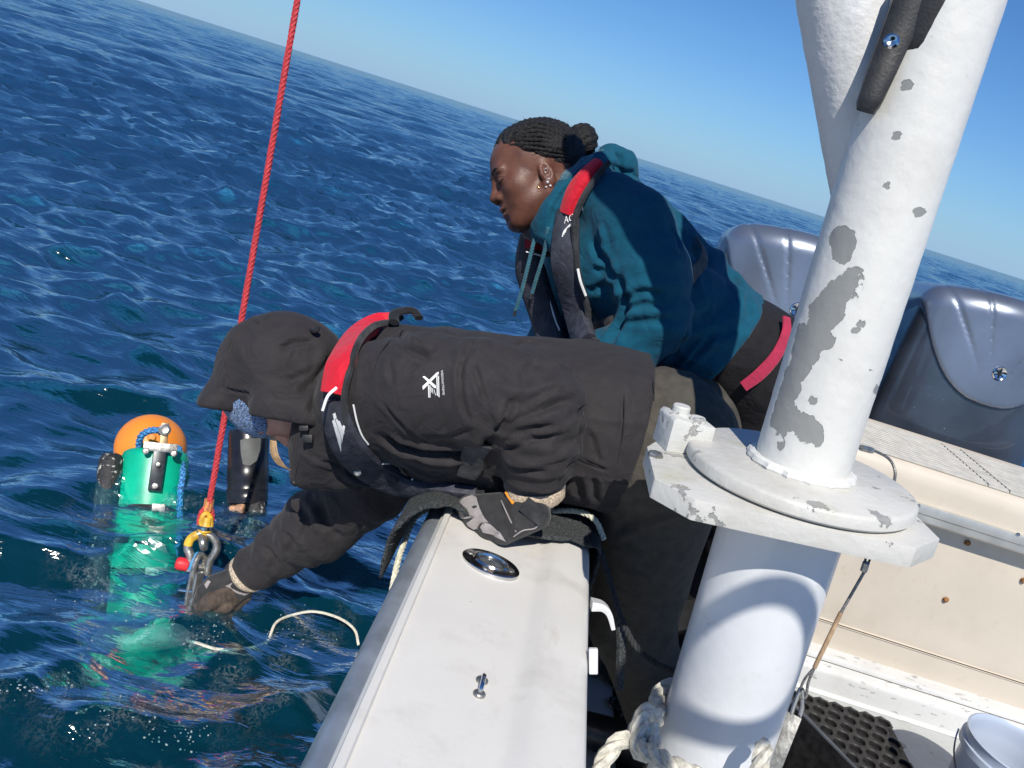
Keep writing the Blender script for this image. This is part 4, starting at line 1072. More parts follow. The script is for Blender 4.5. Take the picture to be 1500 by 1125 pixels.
# hood
hc = W(408, 545, 1.45)
hood_pts = [C(420, 537, 1.45, 79), C(396, 543, 1.45, 75), C(350, 580, 1.45, 36)]
rim_n = (VD * .985 - VR * .17 - VF * .10).normalized(); rim_p = W(385, 612, 1.40)
def f_hood(p):
    def outer(e):
        f = smin(s_cap(p, *[hood_pts[0][0], hood_pts[1][0]], hood_pts[0][1] - e, hood_pts[1][1] - e), s_cap(p, hood_pts[1][0], hood_pts[2][0], hood_pts[1][1] - e, hood_pts[2][1] - e), .03)
        f = smin(f, s_cap(p, W(452, 545, 1.45), W(470, 580, 1.45), M(58, 1.45) - e, M(50, 1.45) - e), .03)
        f = smin(f, s_cap(p, W(308, 594, 1.39), W(308, 592, 1.51), M(15, 1.45) - e, M(15, 1.45) - e), .05)
        f = smin(f, s_cap(p, W(400, 600, 1.36), W(450, 606, 1.37), M(34, 1.4) - e, M(36, 1.4) - e), .03)
        f = smin(f, s_cap(p, W(400, 600, 1.54), W(450, 606, 1.54), M(34, 1.4) - e, M(36, 1.4) - e), .03)
        return f
    o = outer(0); b = np.abs(o) < .03; q = p[b]
    o[b] -= folds(q, .0035, 13, (1, 1, 1.3), 6.0)
    f = smax(o, -outer(.013), .003)
    return smax(f, (p - A(rim_p)) @ A(rim_n), .003)
lo2, hi2 = bounds(hood_pts + [C(300, 592, 1.45, 30), C(470, 580, 1.45, 60)], .05)
v, F = sdf_mesh(f_hood, lo2, hi2, .004, 1)
v = crease(v, F, [([(395, 462), (383, 474), (366, 470), (345, 492), (333, 530), (332, 550), (322, 580), (320, 604)], 2.4, -6), ([(322, 568), (360, 576), (410, 582), (440, 580)], 2.2, -5),
    ([(412, 512), (430, 502), (462, 500)], 5, -6), ([(420, 560), (445, 550), (462, 536)], 5, -4), ([(488, 515), (478, 540), (452, 566), (446, 578)], 7, -10), ([(470, 560), (462, 590), (455, 606)], 6, -8), ([(480, 560), (474, 590), (466, 615)], 6, 6)])
hood = mesh_obj('hood', v, F, M_jack, man)
BVh = bvh_of(hood)
# knitted beanie
M_knit = mat('blue_knit', (.12, .22, .42), .9, var=.6, scale=330, bump=1.0, bscale=330, sheen=.4, dist=.006, detail=2)
def f_bean(p):
    a, b, c = Hm.loc(p); f = smax(Hm.skull(p) - .010, -(b - 17 + .12 * a) * Hm.k, .006); return f + .0012 * np.sin(b * 1.4) 
sdf_obj('beanie', f_bean, hd_l, hd_h, .0034, M_knit, man, 0)
mb = MB()
for k in range(26):
    x = random.uniform(-6, 6); s0 = W(400 + x * .6, 640 + random.uniform(-5, 5), 1.40); tube(mb, smooth_path([s0, W(402 + x, 664 + x * .4, 1.40), W(413 + x * 1.3, 682 + x * .5, 1.41), W(432 + x, 692 + x * .5, 1.42)], 6), .0006, 4)
mb.build('hair', mat('blond_hair', (.42, .27, .13), .5, var=.2, scale=80), man)
# toggles, snap, sleeve tab
mb = MB(); tube(mb, smooth_path([W(450, 478, 1.47), W(456, 484, 1.40), W(463, 485, 1.385), W(466, 480, 1.39)], 5), .0042, 8); mb.build('hood_toggle', M_black, man)
mb = MB(); tube(mb, smooth_path([onto(BVm, 448, 628, .004, 1.36)[0], onto(BVm, 452, 618, .012, 1.36)[0], onto(BVm, 446, 634, .006, 1.36)[0]], 5), .0016, 6); box(mb, onto(BVm, 453, 628, .012, 1.36)[0], (VR, VD, VF), (.008, .0045, .005), .0015); box(mb, onto(BVm, 456, 640, .010, 1.36)[0], (VR, VD, VF), (.009, .007, .005), .002); mb.build('cord_lock', M_black, man)
c, n_ = onto(BVm, 430, 708, .0, 1.4); mb = MB(); lathe(mb, c, n_, [(.0075, -.003), (.0075, .0015), (.006, .0022), (.005, .0012), (0, .0015)], 18); mb.build('snap_button', M_black, man)
# cuffs
M_knitc = mat('cream_knit', (.52, .42, .31), .9, var=.3, scale=300, bump=.9, bscale=260)
cuf = [(W(784, 690, 1.33), .0545), (W(783, 713, 1.342), .0525)]
mb = MB(); tube(mb, [q[0] for q in cuf], [q[1] for q in cuf], 40, up=-VF, flat=.85); mb.build('cuff_strap', cloth('cuff_fabric', (.040, .038, .040), .85), man)
mb = MB(); tube(mb, [W(784, 712, 1.332), W(784, 721, 1.336), W(785, 731, 1.338), W(786, 737, 1.34)], [.049, .0515, .0500, .043], 40, up=-VF, flat=.8); mb.build('knit_cuff', M_knitc, man)
mb = MB(); a = W(368, 835, 1.75); b_ = W(356, 845, 1.757); tube(mb, [a, a.lerp(b_, .6), b_], [.044, .046, .040], 36); mb.build('knit_cuff', M_knitc, man)
# life vest
vest = None
mb = MB(); ribbon(mb, BVm, [(497, 582), (505, 618), (522, 654), (548, 680), (582, 700), (625, 708), (668, 711), (700, 713)], [44, 54, 60, 56, 46, 36, 30, 22], .024, .002)
vest = mb.build('life_vest', M_vest, man)
mb = MB(); ribbon(mb, BVm, [(580, 470), (556, 480), (530, 500), (511, 530), (502, 556), (496, 578)], [26, 38, 48, 52, 48, 40], .022, .003); mb.build('red_yoke', M_red, vest)
mb = MB(); ribbon(mb, BVm, [(585, 468), (572, 476), (553, 492), (534, 516), (522, 548), (515, 580), (516, 612), (530, 650), (556, 680), (600, 700), (660, 706), (712, 708)], [8, 8, 8, 8, 8, 8, 9, 10, 9, 8, 7, 6], .012, .014); mb.build('zip_edge', M_web, vest)
mb = MB(); BVv = bvh_of(vest, jk)
line_on(mb, BVv, [(519, 592), (524, 616), (531, 636), (537, 652)], .0016, .003); line_on(mb, BVv, [(562, 676), (578, 683), (592, 692), (606, 700)], .0016, .004)
mb.build('white_piping', M_piping, vest)
mb = MB(); ribbon(mb, BVv, [(506, 569), (497, 577), (487, 594)], [5, 5, 4], .003, .022); mb.build('white_piping', M_piping, vest)
mb = MB()
for poly in ([(488, 606), (492, 604), (494, 612), (490, 615)], [(487, 616), (491, 614), (500, 640), (500, 662)], [(492, 614), (495, 613), (503, 636), (501, 642)], [(496, 616), (498, 616), (505, 634), (503, 636)], [(500, 628), (503, 622), (506, 624), (503, 640), (501, 650)]):
    patch_on(mb, BVv, poly, .0012)
mb.build('vest_print', M_piping, vest, smooth=False)
mb = MB(); lathe(mb, onto(BVv, 524, 691, .001)[0], -VF, [(.006, 0), (.0065, .002), (.004, .003), (.0035, .001)], 16); mb.build('ring', M_steel_dull, vest)
mb = MB(); ribbon(mb, BVm, [(704, 646), (697, 662), (690, 680), (684, 694)], [36, 36, 34, 30], .006, .004); mb.build('waist_belt', M_web, vest)
mb = MB(); tube(mb, smooth_path([W(577, 472, 1.42), W(578, 460, 1.45), W(592, 455, 1.48), W(606, 456, 1.49), W(614, 466, 1.48)], 6), .010, 10, flat=.6); mb.build('back_strap', M_blackc, vest)
# printed mark on the sleeve
mb = MB()
for poly in ([(619, 552), (622, 551), (639, 565), (639, 569), (636, 568)], [(619, 566), (640, 546), (643, 545), (643, 548), (620, 571)], [(627, 564), (628.3, 564), (628.8, 582), (627.4, 582)], [(629.3, 564), (630.5, 564), (630.6, 582), (629.4, 582)], [(631, 567), (632, 567), (632.4, 575), (631.4, 574)], [(633, 568), (634, 568.5), (635, 576.5), (634, 576)],
             [(635.4, 570), (636.4, 570.5), (639, 579), (638, 578.5)], [(639.5, 552), (641, 549), (642, 580), (640.3, 579)], [(642, 552), (643.3, 550), (644.4, 582), (642.8, 581)]):
    patch_on(mb, BVm, poly, .0014)
mb.build('jacket_print', M_piping, jk, smooth=False)
def text_on(name, s, bvh, org, ux_, uy_, size, mat_, parent, off=.0014):
    cu = bpy.data.curves.new('t', 'FONT'); cu.body = s; cu.size = 1; cu.resolution_u = 2; ob = bpy.data.objects.new('t', cu); COL.objects.link(ob)
    dg = bpy.context.evaluated_depsgraph_get(); me = bpy.data.meshes.new_from_object(ob.evaluated_get(dg)); bpy.data.objects.remove(ob)
    vs = [onto(bvh, org[0] + (ux_[0] * q.co.x + uy_[0] * q.co.y) * size, org[1] + (ux_[1] * q.co.x + uy_[1] * q.co.y) * size, off, 1.4)[0] for q in me.vertices]
    fs_ = [tuple(p.vertices) for p in me.polygons]; bpy.data.meshes.remove(me)
    return mesh_obj(name, vs, fs_, mat_, parent, smooth=False)
text_on('jacket_lettering', 'VISIONXTREME', BVm, (646, 543), (.08, 1), (.9, -.05), 5.2, M_piping, jk)
# stitched seams and hems
for pts in ([(952, 532), (958, 580), (952, 640), (930, 710), (898, 772)], [(905, 516), (914, 580), (910, 650), (890, 720), (868, 760)], [(565, 640), (610, 664), (650, 672), (692, 664)], [(590, 482), (572, 498), (556, 520), (548, 545)], [(848, 672), (880, 686), (915, 702)],
            [(430, 700), (470, 716), (520, 716), (545, 712)], [(432, 700), (436, 680), (446, 655)], [(690, 520), (677, 548), (680, 590)]):
    mb = MB(); line_on(mb, BVm, pts, .0009, .0002, 8); mb.build('seam', M_blackc, jk)
# trousers and boots
def f_trous(p):
    f = smin(chain(p, [C(925, 640, 1.46, 98), C(965, 642, 1.47, 104)], .02), chain(p, [C(930, 620, 1.66, 98), C(975, 630, 1.67, 102)], .02), .07)
    f = smin(f, chain(p, [(hip_n, .125), (knee_n, .085), (foot_n + Vector((0, 0, .12)), .078)], .03), .05)
    f = smin(f, chain(p, [(hip_f, .125), (knee_f, .085), (foot_f + Vector((0, 0, .12)), .078)], .03), .05)
    b = np.abs(f) < .04; q = p[b]; f[b] -= folds(q, .004, 13, (1, 1, .8), 3.0); return f
tlo, thi = np.minimum(A(hip_n), A(foot_n)) - .2, np.maximum(A(hip_f), A(foot_f)) + .2; tlo[2] = DECK + .02
v, F = sdf_mesh(f_trous, tlo, thi, .007, 1)
v = crease(v, F, [([(900, 780), (930, 760), (990, 700)], 5, -5), ([(905, 790), (960, 765), (1000, 750)], 5, 4), ([(960, 560), (975, 600), (985, 640)], 4, -3), ([(940, 735), (975, 705), (1010, 660)], 3, -3)])
mesh_obj('trousers', v, F, M_trou, man)
def boots(f1, parent, m_, d=Vector((-.95, .1, 0))):
    for ft in f1:
        t = ft; q = [(t + Vector((0, 0, .30)), .068), (t + Vector((0, 0, .10)), .060), (t + Vector((0, 0, .04)), .052)]; toe = t + d.normalized() * .17 + Vector((0, 0, .025))
        def fb(p):
            f = chain(p, q, .02); f = smin(f, s_cap(p, t + Vector((0, 0, .04)), toe, .050, .040), .03); return smax(f, (DECK + .013) - p[..., 2], .004)
        l = np.minimum(A(t), A(toe)) - .09; h = np.maximum(A(t), A(toe)) + .09; h[2] = t.z + .37
        b = sdf_obj('boot', fb, l, h, .008, m_, parent, 1)
M_boot = mat('rubber_boot', (.03, .03, .032), .35, var=.3, scale=20)
boots([foot_n, foot_f], man, M_boot)
# gloves
M_glove = cloth('glove_black', (.032, .032, .034), .8, .15, 500, .15, .5)
M_gpad = cloth('glove_grey', (.30, .275, .27), .75, .1, 700, .1, .3)
M_gbr = cloth('glove_brown', (.075, .055, .043), .7, .1, 300, .3, .6)
wr_ = C(786, 746, 1.32, 27); KN = [C(688, 742, 1.36, 17), C(697, 760, 1.34, 17), (W(717, 774, 1.32), M(17, 1.32)), C(739, 783, 1.30, 15)]
def f_glove(p):
    f = None
    for j, (k_, r_) in enumerate(KN):
        w0 = W(780 + j * 3, 734 + j * 8, 1.335 - j * .012)
        s = s_cap(p, w0, k_, M(17, 1.36), r_); f = s if f is None else smin(f, s, .012)
    for j, (k_, r_) in enumerate(KN):
        a = k_ + VF * .030 + VD * .012 - VR * .016; b = a + VF * .020 + VR * .018 + VD * .010
        s = smin(s_cap(p, k_, a, r_ * .95, r_ * .8), s_cap(p, a, b, r_ * .8, r_ * .7), .005); f = smin(f, s, .004)
    f = smin(f, s_cap(p, W(790, 728, 1.345), W(770, 748, 1.32), M(26, 1.34), M(21, 1.32)), .015)
    th = smin(s_cap(p, W(768, 740, 1.39), W(728, 728, 1.43), M(14, 1.4), M(13, 1.4)), s_cap(p, W(728, 728, 1.43), W(694, 728, 1.45), M(13, 1.4), M(11, 1.4)), .006)
    return smin(f, th, .010)
glo, ghi = bounds(KN + [wr_, C(690, 740, 1.45, 20)], .035)
v, F = sdf_mesh(f_glove, glo, ghi, .0028, 1)
v = crease(v, F, [([(681, 752), (700, 747)], 3, -5), ([(698, 771), (712, 762)], 3, -5), ([(720, 784), (730, 776)], 3, -4), ([(728, 716), (742, 745), (757, 782)], 2.0, -2), ([(762, 735), (785, 760), (800, 768)], 2, -3)])
gl = mesh_obj('glove', v, F, M_glove, man); BVg = bvh_of(gl)
mb = MB()
for poly in ([(671, 738), (680, 730), (697, 724), (701, 740), (708, 756), (700, 757), (692, 748), (686, 750), (682, 760), (674, 760)], [(684, 766), (690, 762), (699, 755), (708, 756), (716, 766), (705, 766), (700, 775), (694, 775), (686, 770)], [(704, 772), (709, 766), (718, 768), (733, 780), (741, 793), (730, 788), (718, 782), (708, 780)]):
    patch_on(mb, BVg, poly, .0016, 1.36)
mb.build('knuckle_guard', M_gpad, gl, smooth=True, sharp=60)
mb = MB(); line_on(mb, BVg, [(728, 717), (735, 735), (746, 760), (756, 779)], .0013, .0008, fall=1.36); line_on(mb, BVg, [(752, 786), (766, 777), (782, 774), (790, 768)], .0012, .0008, fall=1.36); mb.build('grey_seam', M_gpad, gl)
mb = MB(); ribbon(mb, BVg, [(742, 722), (751, 735), (761, 748)], 6, .003, .001, fall=1.36); mb.build('orange_tab', mat('orange_tab', (.85, .30, .02), .6), gl)
mb = MB(); ribbon(mb, BVg, [(768, 738), (782, 750), (796, 762)], [24, 26, 24], .006, .001, fall=1.36); stp = mb.build('wrist_strap', M_web, gl)
mb = MB()
for k in range(9):
    t = k / 8; line_on(mb, bvh_of(stp), [(764 + 26 * t, 744 + 22 * t - 2), (777 + 22 * t, 734 + 20 * t)], .0009, .0003, 3, fall=1.34)
mb.build('strap_rib', M_web, gl)
# the other glove grips the metal link
def f_glove2(p):
    f = s_cap(p, W(362, 842, 1.755), W(332, 862, 1.765), M(26, 1.75), M(21, 1.76))
    return f
fing = [[(338, 846, 1.735, 14), (312, 854, 1.725, 11.5), (298, 866, 1.73, 10), (290, 882, 1.745, 9)], [(334, 866, 1.735, 14), (312, 878, 1.72, 12), (297, 888, 1.735, 10.5)], [(346, 870, 1.75, 13), (330, 885, 1.74, 12), (312, 893, 1.745, 10.5)], [(356, 872, 1.77, 12), (343, 884, 1.765, 11), (326, 894, 1.765, 10)], [(336, 858, 1.78, 14), (308, 866, 1.785, 12), (292, 874, 1.775, 10)]]
def f_g2(p):
    f = smin(f_glove2(p), s_cap(p, W(350, 858, 1.76), W(336, 868, 1.765), M(22, 1.75), M(18, 1.76)), .012)
    for c in fing:
        s = chain(p, [C(*q) for q in c], .004); f = smin(f, s, .005)
    return f
glo, ghi = bounds([C(362, 842, 1.755, 30), C(290, 885, 1.745, 12), C(345, 890, 1.77, 14)], .03)
v, F = sdf_mesh(f_g2, glo, ghi, .0028, 1); gl2 = mesh_obj('glove', v, F, M_glove, man); BVg2 = bvh_of(gl2)
mb = MB()
for poly in ([(330, 858), (342, 852), (352, 862), (366, 868), (358, 872), (346, 868), (338, 862)], [(300, 856), (305, 850), (309, 852), (303, 862)]): mb = MB(); patch_on(mb, BVg2, poly, .0015, 1.73); mb.build('knuckle_guard', M_gpad, gl2)
def f_br(p):
    f = None
    for c in fing[1:4]:
        s = chain(p, [C(q[0], q[1], q[2], q[3] + .9) for q in c], .004); f = s if f is None else smin(f, s, .003)
    b = np.abs(f) < .02; q = p[b]; f[b] -= .0008 * np.sin((q @ A(VR)) * 700); return f
sdf_obj('glove_fingers', f_br, glo, ghi, .0028, M_gbr, man, 0)
# ------------------------------------------------------------------ person in the teal hoodie
M_teal = cloth('teal_fleece', (.002, .070, .120), .9, .06, 700, .07, .2)
M_teal_in = mat('teal_sherpa', (.022, .13, .19), .95, var=.4, scale=420, bump=1.0, bscale=420, sheen=.4, dist=.005)
M_pants = cloth('dark_leggings', (.013, .012, .014), .85, .02)
M_skin_w = skin('brown_skin', (.15, .062, .038), (.085, .030, .018), .42)
M_hair = mat('black_hair', (.006, .005, .005), .6, var=.5, scale=260, bump=1.0, bscale=260, dist=.005, detail=3)
Hw = Head(W(795, 261, 1.65), -VR * .945 + VD * .30 - VF * .16, -VR * .30 - VD * .95 + VF * .02, 1.0)
t_n = [C(872, 330, 1.64, 50), C(898, 385, 1.63, 74), C(960, 445, 1.65, 82), C(1030, 495, 1.69, 84), C(1085, 525, 1.72, 82)]
t_f = [C(838, 335, 1.82, 48), C(868, 400, 1.84, 68), C(940, 455, 1.86, 78), C(1015, 500, 1.89, 80), C(1075, 530, 1.90, 80)]
t_b = [C(905, 290, 1.72, 38), C(965, 350, 1.74, 46), C(1026, 414, 1.77, 47), C(1072, 466, 1.78, 46), C(1110, 505, 1.80, 50)]
a_n = [C(893, 300, 1.58, 48), C(928, 335, 1.55, 58), C(952, 400, 1.52, 57), C(962, 468, 1.52, 50)]
fo_n = [C(962, 468, 1.52, 50), C(925, 510, 1.54, 42), C(850, 530, 1.58, 36)]
a_f = [C(845, 360, 1.88, 42), C(828, 440, 1.88, 42), C(815, 500, 1.84, 38), C(795, 530, 1.80, 34)]
hemw_n = (VR * .78 + VD * .62).normalized(); hemw_p = W(1068, 505, 1.70)
def f_hoodie(p):
    f = chain(p, t_n, .03); f = smin(f, chain(p, t_f, .03), .07); f = smin(f, chain(p, t_b, .02), .06)
    f = smin(f, chain(p, a_f, .02), .03)
    b = np.abs(f) < .05; q = p[b]; f[b] -= folds(q, .0045, 13, (1.2, .8, 1), 12.0)
    # rumples at the waist
    t = (q - A(W(1040, 430, 1.7))) @ A((VR * .7 + VD * .72).normalized()); f[b] -= .004 * np.sin(t * 95 + 4 * noise3(q * 9)) * np.exp(-(t / .09) ** 2)
    f = smax(f, (p - A(hemw_p)) @ A(hemw_n), .008)
    a = chain(p, a_n, .02); a = smin(a, chain(p, fo_n, .012), .010)
    b = np.abs(a) < .04; q = p[b]; a[b] -= folds(q, .003, 18, (1, 1, 1), 5.0)
    pe = A(W(950, 455, 1.52)); d = np.linalg.norm(q - pe, axis=-1); t = (q - pe) @ A((VD * .97 + VR * .2).normalized())
    a[b] -= .0045 * np.sin(t * 140 + 3 * noise3(q * 12)) * np.exp(-(d / .085) ** 2)
    return smin(f, a, .018)
lo, hi = bounds(t_n + t_f + t_b + a_n + fo_n + a_f, .03)
v, F = sdf_mesh(f_hoodie, lo, hi, .0045, 1)
v = crease(v, F, [([(868, 348), (878, 372), (893, 392), (902, 410)], 6, -9), ([(905, 400), (915, 440), (905, 480), (890, 505)], 7, -10), ([(870, 395), (886, 396), (900, 404)], 5, -6), ([(862, 428), (880, 420), (900, 425)], 5, -6), ([(878, 330), (884, 350), (886, 368)], 5, 4),
    ([(908, 440), (940, 428), (970, 432)], 5, -5), ([(915, 455), (950, 446), (985, 450)], 5, -5), ([(915, 472), (950, 470), (990, 468)], 5, -4), ([(985, 520), (1000, 500), (1008, 485)], 5, -8), ([(1000, 540), (1025, 515), (1045, 490)], 4, -5),
    ([(1010, 350), (1035, 345), (1040, 360)], 5, -3), ([(1068, 392), (1078, 412), (1080, 440)], 6, -6), ([(1085, 415), (1096, 440), (1096, 462)], 6, -6), ([(1010, 470), (1030, 460), (1042, 440)], 4, -3), ([(975, 300), (1000, 340), (1012, 380), (1015, 420)], 4, -3), ([(980, 330), (990, 345), (996, 365)], 4, -4)])
footw_n = Vector((.93, 2.03, DECK + .02)); footw_f = Vector((.66, 2.02, DECK + .02))
hw_n = W(1110, 535, 1.74); hw_f = W(1100, 530, 1.92); kw_n = hw_n.lerp(footw_n, .52) + Vector((-.06, -.02, 0)); kw_f = hw_f.lerp(footw_f, .52) + Vector((-.06, 0, 0))
def f_body_w(p):
    f = Hw.face(p, (W(862, 330, 1.72), .06)) + .006
    f = smin(f, chain(p, [(a, r * .8) for a, r in t_n], .03), .04); f = smin(f, chain(p, [(a, r * .8) for a, r in t_f], .03), .05)
    for c in (a_n, fo_n, a_f): f = smin(f, chain(p, [(a, r * .66) for a, r in c], .02), .03)
    for h_, k_, t_ in ((hw_n, kw_n, footw_n), (hw_f, kw_f, footw_f)): f = smin(f, chain(p, [(h_, .08), (k_, .05), (t_ + Vector((0, 0, .06)), .036)], .02), .03)
    return f
bl = np.minimum(lo, A(footw_f) - .1); bh = np.maximum(hi, A(footw_n) + .1); bl[2] = DECK + .01; bh[2] = max(hi[2], Hw.w(0, 90).z + .02); bl[0] = min(bl[0], Hw.w(85, 0).x - .03)
woman = sdf_obj('person', f_body_w, bl, bh, .012, M_skin_w, None, 1)
tag(woman, 'person in teal hoodie with hair in a bun, looking down over the side', 'person')
hoodie = mesh_obj('hoodie', v, F, M_teal, woman); BVw = bvh_of(hoodie)
l_, h_ = bounds([(Hw.w(0, 0), .165)], 0)
facew = sdf_obj('face', lambda p: Hw.face(p, (W(862, 330, 1.72), .058)), l_, h_, .0023, M_skin_w, woman, 1); BVf = bvh_of(facew)
# lips, brow, lashes
mb = MB(); 
def fl(p):
    f = smin(Hw.ell(p, (69.2, -29, 0), (8, 4.4, 14.5)), Hw.ell(p, (66.8, -38.3, 0), (8.5, 5.2, 13.5)), .001); return smax(smax(f, -Hw.ell(p, (77, -33.4, 0), (10, 1.0, 16)), .001), Hw.face(p) - .0006, .0008)
sdf_obj('lips', fl, A(Hw.w(70, -34)) - .035, A(Hw.w(70, -34)) + .035, .0012, mat('lips', (.24, .085, .07), .42, var=.15, scale=60), woman, 1)
def on_face(a, b, c, off=.0006):
    o = Hw.w(a + 40, b, c); d = -Hw.f; d = (d - Hw.s * (.35 if c > 0 else -.35)).normalized(); h = BVf.ray_cast(Hw.w(a, b, c) - d * .05, d)
    return h[0] + h[1] * off if h[0] else Hw.w(a, b, c)
for c in (1, -1):
    mb = MB(); tube(mb, smooth_path([on_face(70, 20, c * 8), on_face(70, 24, c * 16), on_face(66, 24, c * 25), on_face(60, 19.5, c * 33)], 5), [.0009] + [.0019] * 10 + [.0016] * 4 + [.0007], 6, flat=.6); mb.build('eyebrow', M_hair, woman)
    mb = MB(); tube(mb, smooth_path([on_face(70, 7, c * 12), on_face(70, 4.2, c * 18), on_face(68, 4.0, c * 24), on_face(62, 6.5, c * 30)], 5), .0011, 6); mb.build('eyelash', M_hair, woman)
    mb = MB(); tube(mb, smooth_path([on_face(70, 10.5, c * 12), on_face(70, 12.2, c * 19), on_face(66, 11, c * 27), on_face(60, 8, c * 32)], 5), .0005, 5); mb.build('eyelid_fold', mat('lid_shade', (.05, .02, .014), .5), woman)
# earrings
M_gold = mat('gold', (.8, .6, .25), .2, 1, var=.05); M_gem = mat('crystal', (.85, .85, .85), .1, .4, var=.1, scale=200)
for (px, py, r, m_) in ((789, 275, .0022, M_gold), (802, 267, .0032, M_gem), (806, 272, .0026, M_gem), (800, 274, .0022, M_gem), (804, 262, .0018, M_gem), (799, 253, .0020, M_gem), (800, 247, .0016, M_gem)):
    c, n_ = onto(BVf, px, py, .0008, 1.58); mb = MB(); bm = bmesh.new(); bmesh.ops.create_icosphere(bm, subdivisions=2, radius=r)
    for q in bm.verts: q.co += c
    mb.bm(bm); bm.free(); mb.build('earring', m_, woman)
# hair: close cap, braid ridges and bun
def f_hair(p):
    a, b, c = Hw.loc(p); o = Hw.skull(p) - .0055 * np.clip((b - (20 + .80 * a)) / 22, .25, 1)
    line = np.where(a > 0, 13 + .95 * a - .010 * np.abs(c) * np.clip(a, 0, 40) * .25, 13 + .55 * a)
    bd = np.abs(o) < .02; q = p[bd]; aa, bb, cc = a[bd], b[bd], c[bd]
    row = np.cos((cc + .25 * bb) * .42); tw = np.cos((aa * .9 + bb * .35) * .9 + np.sign(row) * 1.2)
    o[bd] -= .0016 * row + .0008 * tw * (row > 0) + .0016 * noise3(q * 190) + .001 * noise3(q * 420)
    return smax(o, (line - b + 2.5 * noise3(p * 160)) * Hw.k, .003)
sdf_obj('hair', f_hair, l_, h_, .0024, M_hair, woman, 0)
bc_ = W(853, 206, 1.69)
def f_bun(p):
    q = p - A(bc_); f = s_ell(p, bc_, (VR, VD, VF), (.031, .034, .031)); th = np.arctan2(q @ A(VF), q @ A(VR)); ph = (q @ A(VD)) / .03
    f = f - .0035 * np.abs(np.sin(3 * th + 5 * ph)) - .0018 * noise3(p * 230) - .001 * noise3(p * 480)
    return smin(f, s_cap(p, W(822, 212, 1.69), W(842, 210, 1.70), .020, .021), .008)
sdf_obj('bun', f_bun, A(bc_) - .07, A(bc_) + .06, .0026, M_hair, woman, 0)
mb = MB()
for px0, py0, px1, py1, px2, py2 in ((783, 206, 805, 214, 828, 225), (790, 186, 812, 192, 836, 200), (776, 226, 800, 232, 822, 238)):
    P_ = smooth_path([W(px0, py0, 1.60), W(px1, py1, 1.60), W(px2, py2, 1.645)], 8)
    P_ = [(lambda h: h[0] + h[1] * .002)(bvh_of(woman.children[-1]).find_nearest(q)) if False else q for q in P_]
hairo = [c for c in woman.children if c.name.startswith('hair')][0]; BVhr = bvh_of(hairo)
for k in range(9):
    t = k / 8; pts = [(742 + 14 * t, 226 - 34 * t + 4 * math.sin(9 * t)), (766 + 8 * t, 228 - 46 * t), (796 + 2 * t, 232 - 50 * t), (830, 234 - 36 * t)]
    hs = [onto(BVhr, x, y, .0008, 1.6) for x, y in pts]; ce = smooth_path([h[0] for h in hs], 10); mb = MB(); rope(mb, ce, .0027, 3, .009, 5); mb.build('braid', M_hair, woman)
# loose short hairs that stand off the cap
mb = MB(); hv_ = [q for q in hairo.data.vertices]
for _ in range(420):
    q = random.choice(hv_); n_ = q.normal; d_ = (n_ + Vector((random.gauss(0, .6), random.gauss(0, .6), random.gauss(0, .6)))).normalized(); L_ = random.uniform(.003, .009)
    tube(mb, [q.co, q.co + d_ * L_ * .6, q.co + d_ * L_ + n_ * -.0015], [.00035, .0003, .00012], 3, cap=False)
ho = mb.build('stray_hair', M_hair, woman); ho['kind'] = 'stuff'
# neck warmer / shirt collar and hood of the hoodie
def f_hoodc(p):
    path = smooth_path([W(790, 345, 1.66), W(800, 322, 1.60), W(826, 290, 1.60), W(858, 258, 1.63), W(894, 236, 1.70), W(905, 236, 1.78), W(884, 246, 1.84), W(842, 274, 1.86), W(802, 315, 1.80), W(790, 345, 1.70)], 3)
    f = None
    for i, (a, b) in enumerate(zip(path, path[1:])):
        t = i / len(path); r = .018 + .010 * math.sin(math.pi * t); s = s_cap(p, a, b, r, r); f = s if f is None else smin(f, s, .012)
    for q in (C(894, 228, 1.70, 15), C(916, 240, 1.70, 19), C(912, 258, 1.72, 23), C(884, 250, 1.76, 24)): f = smin(f, np.linalg.norm(p - A(q[0]), axis=-1) - q[1], .014)
    f = smin(f, s_cap(p, W(800, 335, 1.63), W(822, 350, 1.60), .03, .034), .02); f = smin(f, s_cap(p, W(830, 290, 1.62), W(868, 280, 1.66), .03, .034), .03)
    b = np.abs(f) < .03; q = p[b]; f[b] -= folds(q, .004, 17, (1, 1, 1), 8); return f
hl, hh = bounds([C(790, 340, 1.66, 40), C(925, 250, 1.72, 40), C(880, 230, 1.86, 45), C(800, 330, 1.6, 45)], .02)
v, F = sdf_mesh(f_hoodc, hl, hh, .0042, 1)
v = crease(v, F, [([(808, 330), (815, 300), (835, 272), (866, 246), (884, 236)], 4, -6), ([(905, 222), (906, 235), (902, 250)], 5, -8), ([(820, 350), (832, 320), (838, 300)], 5, -6), ([(890, 240), (910, 250), (930, 252)], 4, -5)])
hoodw = mesh_obj('hood', v, F, M_teal, woman); BVhw = bvh_of(hoodw, hoodie)
shp = [C(808, 312, 1.62, 7), C(817, 288, 1.60, 11), C(834, 264, 1.605, 13), C(858, 244, 1.63, 13), C(882, 230, 1.68, 10)]
def f_shp(p):
    f = chain(p, [(q[0], q[1]) for q in shp], .012); return f - .0022 * noise3(p * 210) - .0012 * noise3(p * 420)
_l, _h = bounds(shp, .02); sdf_obj('sherpa_lining', f_shp, _l, _h, .0026, M_teal_in, woman, 0)
